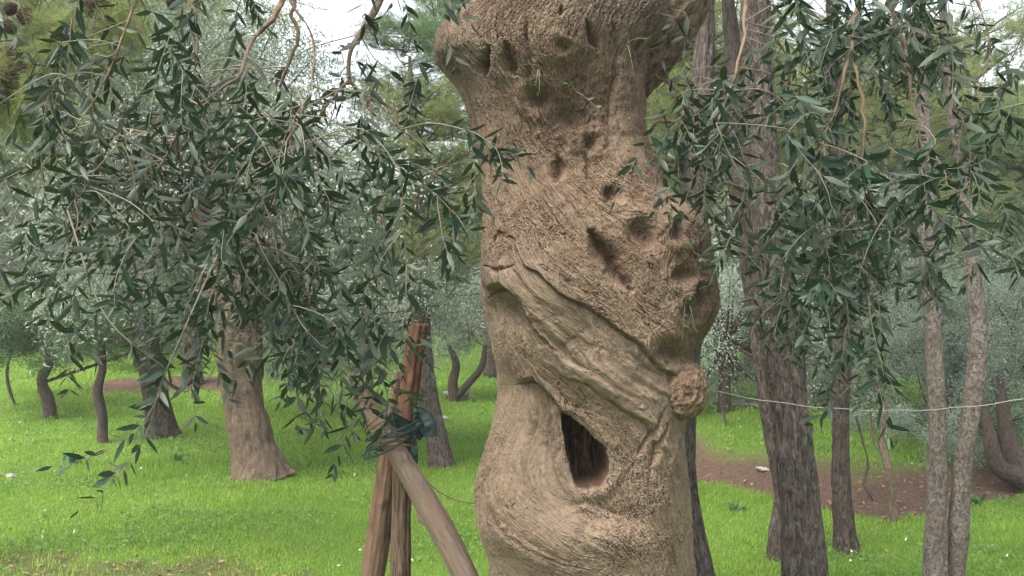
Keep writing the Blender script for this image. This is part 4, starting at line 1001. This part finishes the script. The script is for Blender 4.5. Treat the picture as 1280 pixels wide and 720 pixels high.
tree('pine_tree', 'short stout grey trunk among shrubs above the bank', 'pine tree',
     [(941, 556, 13), (940, 520, 13), (938, 460, 13), (936, 300, 13), (935, 100, 13)], [.17, .15, .14, .12, .08], M['pine_grey'], 32, [('yellow', P(900, 170, 13), (.8, .8, .75), 0.9)])
tree('olive_tree', 'dark twisted olive with grey-green foliage and heavy low limbs beyond the pale pair', 'olive tree',
     [(1300, 640, 8.0), (1290, 610, 8.0), (1275, 585, 8.0), (1262, 560, 8.05), (1255, 520, 8.1), (1250, 470, 8.2)], [.34, .28, .2, .16, .11, .06], M['thin_bark'], 36,
     [('silver2', P(1195, 500, 8.9), (.48, .48, .42), .3), ('silver', P(1265, 430, 9.0), (.55, .55, .45), 2.0), ('silver2', P(1180, 400, 9.4), (.5, .5, .4), 1.1)],
     extra_paths=[([(1285, 600, 8.0), (1250, 585, 7.9), (1238, 550, 7.9), (1230, 500, 8.0)], [.2, .13, .10, .05])])

# silver olives and shrubs in the middle distance
def small(name, label, cat, px, d, kind, s, cz, group=None, mat='thin_bark', rz=0.0, tw=.14):
    x = (px - 640) / 1280 * d; z = gz(x, d)
    root = empty(name, (x, d, z), label, cat, group)
    g = Geo(); rng = rs(int(px * 7 + d * 13) % 9999)
    c = z + cz
    tube(g, [(x, d, z - .05), (x + .08 * rng.normal(), d, z + cz * .4), (x + .1 * rng.normal(), d, c)], [tw / 2, tw * .4, tw * .2], 14, bark_disp(.004, 30, 3), n=24)
    under(g.build('trunk', M[mat]), root)
    put_crown(root, kind, (0, 0, cz), s, rz); return root
small('olive_tree', 'bushy silver olive reaching the ground just beyond the great trunk', 'olive tree', 905, 10.2, 'silver', (.70, .62, .66), 1.02)
small('olive_tree', 'pale feathery olive at the top of the bank behind the thickest pine', 'olive tree', 990, 11.5, 'silver2', (.72, .66, .66), 1.35, rz=1.0)
small('olive_tree', 'light green bush-like olive behind the slim straight pine at the bank', 'olive tree', 1085, 11.0, 'silver', (.62, .62, .56), 1.6, rz=2.0)
small('shrub', 'dark leafy shrub at the top of the bank behind the pale pine pair', 'shrub', 1165, 10.5, 'dark', (.38, .38, .34), .65, rz=2.5, tw=.05)
small('shrub', 'grey-green low shrub touching the top edge of the brown bank', 'shrub', 1040, 10.6, 'silver', (.30, .30, .26), .45, rz=.5, tw=.05)

small('pine_tree', 'yellow-green feathery pine filling the gap beyond the great trunk', 'pine tree', 850, 12.0, 'yellow', (.85, .85, .8), 4.2, mat='pine_warm', tw=.2)
small('pine_tree', 'blue-green pine with dense low boughs beyond the pale pair', 'pine tree', 1285, 13.0, 'green', (.8, .8, .75), 2.2, mat='pine_warm', tw=.2, rz=1.0)
small('pine_tree', 'dense yellowish pine seen high between the two pine groups', 'pine tree', 1120, 13.5, 'yellow2', (.6, .6, .5), 3.6, mat='pine_warm', tw=.2, rz=2.0)
small('shrub', 'dark leafy shrub at the edge of the lawn behind the small crooked tree', 'shrub', 20, 13.5, 'dark', (.6, .6, .40), 1.1, rz=.9, tw=.05)
small('shrub', 'dark bush beside the mulch mound', 'shrub', 170, 17.5, 'dark', (.6, .6, .4), .75, rz=.2, tw=.05)
small('shrub', 'silvery bush behind the stout pale olive', 'shrub', 395, 12.5, 'silver', (.62, .62, .5), 1.25, rz=.2, tw=.05)

# further trees: indistinct, in two groups
rt = rs(99)
ANCH = [(-110, 'behind the cone-bearing pine at the edge of the lawn'), (20, 'behind the dark shrub at the lawn edge'), (64, 'behind the small crooked tree'), (128, 'behind the kinked sapling'), (195, 'behind the leaning slim dark pine'), (243, 'behind the pine on the mulch mound'), (320, 'behind the stout pale olive'), (400, 'behind the silvery bush'), (470, 'in the gap above the tied stakes'), (540, 'behind the slender grey leaning pine'), (585, 'behind the small forked olive'), (650, 'hidden mostly by the great hollow trunk'), (870, 'behind the dark half-hidden pine'), (915, 'beyond the bushy silver olive'), (985, 'behind the thickest grey pine'), (1055, 'behind the slim straight brown pine'), (1100, 'behind the thin crooked bare tree'), (1168, 'behind the straighter pale pine'), (1215, 'behind the S-bent pale pine'), (1275, 'behind the dark twisted olive'), (1400, 'past the dark twisted olive')]
def where(px, used):
    a = min((x for x in ANCH if x[1] not in used), key=lambda x: abs(x[0] - px)); used.add(a[1]); return a[1]
UP, UO = set(), set()
for i in range(17):
    px = -130 + i * 95 + rt.uniform(-30, 30); d = rt.uniform(17, 24) + (i % 2) * 4
    if 560 < px < 860 and i % 2: continue
    if 330 < px < 570 or 900 < px < 985: continue
    small('pine_tree', 'distant pine in the far wood, ' + where(px, UP), 'pine tree', px, d, ['yellow2', 'green', 'yellow2', 'green', 'yellow'][i % 5], rt.uniform(1.0, 1.35), rt.uniform(3.2, 5.4) - (.9 if px > 1000 else 0), 'distant pines closing off the view', 'pine_warm', rt.uniform(0, 6), .28)
for i in range(18):
    px = -120 + i * 88 + rt.uniform(-30, 30); d = rt.uniform(19, 27)
    if 620 < px < 830: continue
    small('olive_tree', 'distant low silvery olive, ' + where(px, UO), 'olive tree', px, d, ['silver', 'silver2', 'silver', 'dark'][i % 4], (1.05, 1.05, rt.uniform(.7, 1.0)), rt.uniform(1.2, 2.0), 'distant olives in front of the far wood', 'thin_bark', rt.uniform(0, 6), .2)

def far_wood():
    rng = rs(123); g = Geo(); n = 110000
    a = rng.rand(n); x = -34 + 68 * a; y = 31 + 9 * rng.rand(n) + 4 * np.sin(x * .4)
    topz = 6.5 + 3.2 * fbm(x * .13, 0 * x, 0 * x, 3, 4) + 1.4 * fbm(x * .7, 0 * x, 0 * x, 2, 6)
    q = x / y; topz = topz * (1 - .45 * sstep(-.27, -.22, q) * sstep(.0, -.06, q) - .3 * sstep(.18, .21, q) * sstep(.30, .27, q))
    z = rng.rand(n) ** .8 * topz
    cl = fbm(x * .6, y * .6, z * .8, 2, 5); k = cl > -.28; x, y, z = x[k], y[k], z[k]; n = len(x)
    p = np.stack([x, y, z + hgt(x, y)], -1); L = .26 + .2 * rng.rand(n)
    dleaves(g, p, rdir(n, rng), rdir(n, rng) + [0, -.4, .8], L, L * .5, rng)
    tag(g.build('distant_wood', M['pine_green']), 'hazy green mass of woodland at the far side of the park', 'woodland', None, 'stuff')
far_wood()

# near pine boughs with cones, entering from beyond the frame's edge
def cone_pine():
    rng = rs(44); root = empty('pine_tree', (-3.6, 5.6, gz(-3.6, 5.6)), 'pine with yellow-green needles and dark hanging cones over the lawn corner', 'pine tree')
    g = Geo(); tube(g, [(-3.6, 5.6, -.05), (-3.55, 5.6, 2.0), (-3.5, 5.6, 4.0), (-3.45, 5.6, 6.0)], [.17, .14, .11, .06], 40, bark_disp(.006, 30, 3), n=260)
    under(g.build('trunk', M['pine_warm']), root)
    bs = [[(-3.5, 5.6, 3.6), P(-60, -40, 5.4), P(60, -15, 5.3), P(110, 0, 5.2), P(150, -15, 5.1)], [(-3.5, 5.6, 3.4), P(-50, 60, 5.2), P(20, 55, 5.1), P(75, 25, 5.0), P(110, 8, 5.0), P(160, -30, 5.0)],
          [(-3.5, 5.6, 3.2), P(-50, 100, 5.1), P(10, 90, 5.0), P(60, 65, 5.0), P(100, 20, 5.0)], [(-3.5, 5.6, 3.8), P(-20, -80, 5.3), P(160, -60, 5.2), P(260, -30, 5.2), P(310, 0, 5.2)], [(-3.5, 5.6, 2.9), P(-60, 140, 5.3), P(-10, 130, 5.2), P(40, 110, 5.2)]]
    for b in bs:
        g = Geo(); c = crom(np.array(b), 30); tube(g, b, np.linspace(.028, .004, len(b)), 8, n=30)
        nl = Geo(); C_, D_ = [], []
        for k in range(52):
            j = rng.randint(8, 30); p = c[j]; d = rdir(1, rng)[0] * [1, .7, .8] + [.35, 0, -.35]; d /= np.linalg.norm(d); L = .15 + .3 * rng.rand(); q = np.array([p + d * t * L + np.array([0, 0, -.08]) * t * t for t in np.linspace(0, 1, 7)])
            tube(g, q, np.linspace(.0035, .0012, 7), 4, caps=False); C_.append(q[2:]); D_ += [d] * 5
        C_ = np.vstack(C_); D_ = np.array(D_); rep = 44; cc = np.repeat(C_, rep, 0); dd = np.repeat(D_, rep, 0); n = len(cc)
        cc = cc + dd * (rng.rand(n, 1) - .3) * .08; d = norm(dd * .7 + rdir(n, rng) * .9); L = .07 + .05 * rng.rand(n); s = norm(np.cross(d, rdir(n, rng))) * .0009
        kk = (np.arange(n) * 3)[:, None]; nl.add(np.stack([cc - s, cc + s, cc + d * L[:, None]], 1).reshape(-1, 3), [kk + [0, 1, 2]], rnd=np.repeat(rng.rand(n), 3))
        g.a['bk'] = [np.concatenate(g.a['bk'])]
        bo = under(g.build('branch', M['thin_bark']), root); under_part(nl.build('needles', M['pine_yellow']), bo)
    # cones: one mesh, shared
    g = Geo(); n = 90
    for i in range(n):
        t = (i + .5) / n; a = i * 2.39996; z = -t * .062; r = .024 * math.sin(math.pi * (.12 + .86 * t)) ** .7
        o = np.array([math.cos(a), math.sin(a), 0]); sd = np.array([-math.sin(a), math.cos(a), 0]); c = np.array([0, 0, z]); w_ = .0075
        v = [c + o * r * .3 - sd * w_ * .4, c + o * r * .3 + sd * w_ * .4, c + o * r * 1.1 + sd * w_ + [0, 0, -.003], c + o * r * 1.25 + [0, 0, -.0065], c + o * r * 1.1 - sd * w_ + [0, 0, -.003], c + o * r * .9 + [0, 0, .003]]
        g.add(np.array(v), [np.array([[0, 1, 2, 5], [0, 5, 4, 0]])[:1], np.array([[5, 2, 3], [5, 3, 4], [0, 5, 4], [2, 0, 3], [3, 0, 4], [1, 0, 2]])])
    o = g.build('pine_cone', M['cone'], smooth=False)
    spots = [(18, 12, 5.0), (33, 16, 5.0), (5, 33, 5.0), (15, 65, 5.0), (20, 75, 5.0), (5, 98, 5.0), (4, 118, 5.0), (60, 72, 5.0), (110, 8, 5.0), (118, 4, 5.1), (135, 2, 5.0), (2, 84, 5.1), (216, 1, 5.1), (440, 62, 6.2), (456, 70, 6.2), (444, 78, 6.2)]
    for i, s in enumerate(spots[:13]):
        c = o if i == 0 else o.copy()
        if i: COL.objects.link(c)
        c.parent = root; c.location = tuple(P(*s) + np.array([0, 0, .03]) - np.array(root.location)); c.rotation_euler = (rng.uniform(-.6, .6), rng.uniform(-.6, .6), rng.uniform(0, 6)); k = rng.uniform(1.1, 1.45); c.scale = (k, k, k)
cone_pine()

# ------------------------------------------------------------------ wooden stakes, strap, cord, wire
def stake(pts, dia, mat, label, seed, split_=False):
    w3 = [P(*p) for p in pts]; g = Geo()
    def dsp(TH, AL, R):
        c, s = np.cos(TH) * R, np.sin(TH) * R
        kn = 0
        for q_ in range(7): kn = kn + .012 * np.exp(-((AL - (.2 + .23 * q_ + .05 * math.sin(q_ * 5 + seed))) / .022) ** 2 - (np.sin((TH - q_ * 2.1 - seed) / 2) / .16) ** 2)
        return kn - .006 * sstep(.1, .3, fbm(c * 60, s * 60, AL * 2.2, 3, seed + 3)) + .0045 * fbm(c * 55, s * 55, AL * 5, 4, seed) + .009 * fbm(c * 8, s * 8, AL * 3.5, 2, seed + 1) - (.014 * np.exp(-((np.mod(TH - 4.4 + .2 * AL, 6.283) - 1.2) / .10) ** 2) if split_ else 0)
    w3 = np.array(w3); d = w3[-1] - w3[-2]; d /= np.linalg.norm(d); k = np.array([.97, .9, .55])
    pth = crom(np.column_stack([w3, dia]), 220); tube(g, np.vstack([pth[:, :3], pth[-1, :3] + d * .004]), np.append(pth[:, 3] / 2, pth[-1, 3] / 2 * .82), 56, dsp, phase=seed)
    b = w3[0]; o = g.build('wooden_stake', mat); put_at(o, (b[0], b[1], gz(b[0], b[1]))); tag(o, label, 'stake', 'wooden stakes tied together as a tree prop'); return o
stake([(660, 905, 3.75), (583, 722, 3.9), (535, 632, 4.0), (490, 555, 4.08), (462, 512, 4.12), (440, 472, 4.16)], [.098, .094, .090, .085, .080, .075], M['wood_grey'], 'thick weathered grey stake leaning across the other two, slanting up from the great olive', 3)
stake([(498, 900, 4.15), (500, 720, 4.15), (503, 620, 4.16), (507, 540, 4.17), (514, 470, 4.18), (523, 406, 4.2)], [.10, .088, .086, .09, .088, .086], M['wood_red'], 'upright stake with a bare orange-red top, tallest of the tied stakes', 7, True)
stake([(440, 900, 4.3), (466, 720, 4.3), (477, 640, 4.31), (488, 570, 4.32), (498, 500, 4.33), (503, 466, 4.34)], [.10, .092, .09, .085, .08, .072], M['wood_brown'], 'dark brown stake leaning slightly, thinnest and rearmost of the tied stakes', 11)

def strap():
    # flat cloth band wound round the crossing, with two hanging tails
    g = Geo()
    def ribbon(pts, wid, nrm, n=40):
        c = crom(np.array(pts, float), n); t = np.gradient(c, axis=0); t = norm(t); nn = np.tile(np.array(nrm, float), (n, 1)); s = norm(np.cross(t, nn)); wv = np.interp(np.linspace(0, 1, n), np.linspace(0, 1, len(wid)), wid)
        k = np.linspace(-1, 1, 7); cr = .010 * fbm(np.linspace(0, 6, n)[:, None], k[None] * 1.5, 0, 2, 8)
        f_ = norm(np.cross(s, t))
        A = c[:, None] + s[:, None] * (k[None, :, None] * wv[:, None, None] * .5) + f_[:, None] * cr[..., None]
        B = A + f_[:, None] * .002
        V = np.concatenate([A.reshape(-1, 3), B.reshape(-1, 3)]); m = 7; i = np.arange(n - 1)[:, None] * m; j = np.arange(m - 1)[None]
        f = np.stack([i + j, i + j + 1, i + m + j + 1, i + m + j], -1).reshape(-1, 4); e = n * m
        r = np.arange(n - 1) * m; s1 = np.stack([r, r + m, r + m + e, r + e], -1); s2 = np.stack([r + m - 1, r + 2 * m - 1, r + 2 * m - 1 + e, r + m - 1 + e], -1)
        jj = np.arange(m - 1); e1 = np.stack([jj, jj + 1, jj + 1 + e, jj + e], -1); q = (n - 1) * m; e2 = e1 + q
        g.add(V, [f, f + e, s1, s2, e1, e2])
    ribbon([P(486, 518, 4.02), P(500, 528, 4.04), P(514, 536, 4.06), P(524, 540, 4.07), P(530, 545, 4.08)], [.030, .045, .05, .055, .05], (0, -1, 0.1))
    ribbon([P(517, 520, 4.06), P(523, 516, 4.07), P(530, 526, 4.06), P(536, 538, 4.05), P(537, 546, 4.05)], [.03, .055, .085, .075, .06], (0, -1, .2))
    ribbon([P(517, 545, 4.05), P(518, 560, 4.05), P(519, 580, 4.05)], [.022, .026, .022], (.2, -1, 0))
    ribbon([P(519, 506, 4.06), P(518, 520, 4.05)], [.008, .02], (.2, -1, 0), 12)
    ribbon([P(470, 545, 3.99), P(480, 532, 4.0), P(492, 520, 4.01)], [.010, .012, .012], (0, -1, 0), 20)
    # loops round the two poles
    def loop(cx, cy, d, rx, ry, rz, tilt, wd):
        a = np.linspace(0, 2 * math.pi, 50); c = P(cx, cy, d)
        pts = np.stack([c[0] + rx * np.cos(a), c[1] + ry * np.sin(a), c[2] + rz * np.cos(a) + tilt * np.sin(a)], -1)
        tube(g2, pts, np.full(50, wd), 6, caps=False)
    g2 = Geo()
    for k, (cx, cy, t) in enumerate([(493, 536, .045), (494, 543, .055), (491, 550, .06), (497, 530, .02)]): loop(cx, cy, 4.10, .115, .13, t, .01 * k, .0042)
    o = g.build('strap', M['strap']); b = P(500, 540, 4.1); put_at(o, b); tag(o, 'dark green cloth strap knotted round the crossing of the stakes', 'strap')
    o2 = g2.build('band', M['strap']); put_at(o2, b); o2.parent = o; o2.location = (0, 0, 0)
    # fibre rope wound on the leaning pole
    g3 = Geo(); d = norm(P(490, 555, 4.08) - P(462, 512, 4.12)); s = norm(np.cross(d, [0, 1, 0])); f_ = np.cross(s, d)
    for q in range(7):
        c = P(492 - q * 3.2, 560 - q * 5.0, 4.075 + q * .003); a = np.linspace(0, 2 * math.pi, 40); jit = rs(q).normal(size=3) * .06
        pts = c + .060 * (np.cos(a)[:, None] * s + np.sin(a)[:, None] * f_) + d * (np.cos(a) * (jit[0] * .3) + .012 * np.sin(a + jit[1] * 9))[:, None]
        tube(g3, pts, np.full(40, .0042), 6, caps=False)
    o3 = g3.build('rope', M['rope']); put_at(o3, P(480, 540, 4.08)); tag(o3, 'frayed brown rope wound round the leaning grey stake', 'rope')
strap()

def cord():
    g = Geo(); A, B = P(885, 487, 3.95), P(1340, 486, 4.2)
    t = np.linspace(0, 1, 90)[:, None]; c = A * (1 - t) + B * t; c[:, 2] -= (.085 * 4 * t * (1 - t)).ravel(); c[:, 2] += .002 * np.sin(np.linspace(0, 40, 90))
    c = np.vstack([P(862, 470, 3.76), P(874, 482, 3.80), c]); tube(g, c, np.full(len(c), .0016), 6)
    o = g.build('cord', M['cord']); put_at(o, A); tag(o, 'sagging white cord strung from the great olive across the slim pines', 'cord')
    g = Geo(); c = crom(np.array([P(520, 578, 4.1), P(535, 603, 4.05), P(560, 621, 4.0), P(582, 628, 3.95), P(604, 629, 3.9)]), 50); tube(g, c, np.full(50, .0022), 6)
    for k in range(6, 50, 7):
        p = c[k]; tube(g, [p + [-.006, -.004, -.008], p + [.005, .002, .009]], [.0012, .0008], 4)
    o = g.build('wire', M['wire']); put_at(o, c[0]); tag(o, 'thin dark barbed wire running from the stakes to the great olive', 'wire')
    g = Geo(); c = crom(np.array([P(1020, 515, 8.6), P(870, 520, 8.9), P(800, 516, 9)]), 30)
cord()

# weed clumps and stones
def clump(px, d, label, n=26, h=.16, seed=0):
    rng = rs(seed); x = (px - 640) / 1280 * d; z = gz(x, d); g = Geo()
    b = np.tile([x, d, z], (n, 1)) + rng.normal(size=(n, 3)) * [.03, .025, 0]; dd = rdir(n, rng); dd[:, 2] = abs(dd[:, 2]) + .6
    h *= .62; n2_ = n
    leaves(g, b, dd, rdir(n, rng) + [0, -.5, 1], h * (.5 + .9 * rng.rand(n)), h * .30 * (.7 + .5 * rng.rand(n)), rng, .5)
    o = g.build('weed_clump', M['weed']); put_at(o, (x, d, z)); tag(o, label, 'weed', 'broad-leaved weeds in the lawn')
clump(90, 9.2, 'broad dark weed clump below the kinked sapling', 34, .17, 1)
clump(222, 9.3, 'dark weed clump at the foot of the leaning slim pine', 26, .14, 2)
clump(465, 9.6, 'low weed clump in the lawn just behind the stakes', 22, .12, 3)
clump(1215, 7.6, 'weed clump in the grass below the twisted dark olive', 26, .13, 4)
clump(830 + 90, 7.4, 'light weed clump on the grass edge below the bank', 22, .11, 5)
stone(172, 10.0, .035, 'small white stone between the kinked sapling and the leaning slim pine')
stone(14, 8.6, .035, 'small white stone alone on the open lawn')
stone(925, 10.6, .07, 'largest pale rock at the top of the bank')
stone(948, 10.4, .05, 'pale rock just beside the largest one on the bank')
stone(955, 8.3, .035, 'pale stone at the foot of the bank')
stone(552, 12.2, .07, 'pale stone on the grass slope behind the grey leaning pine')
stone(574, 14.3, .13, 'whitish rock at the foot of the small forked olive')

def haze():
    x0, x1, y0, y1, z0, z1 = -70., 70., -12., 95., -1.6, 26.
    v = [(x, y, z) for x in (x0, x1) for y in (y0, y1) for z in (z0, z1)]
    f = np.array([[0, 1, 3, 2], [4, 6, 7, 5], [0, 4, 5, 1], [2, 3, 7, 6], [0, 2, 6, 4], [1, 5, 7, 3]])
    m, t, out = newmat('haze'); N = NB(t)
    pv = N.n('ShaderNodeVolumePrincipled', i={'Color': (.95, .98, 1.0, 1), 'Density': .0020})
    t.links.new(pv.outputs[0], out.inputs['Volume'])
    o = mesh('haze', v, [f], m, False); o['kind'] = 'stuff'
haze()
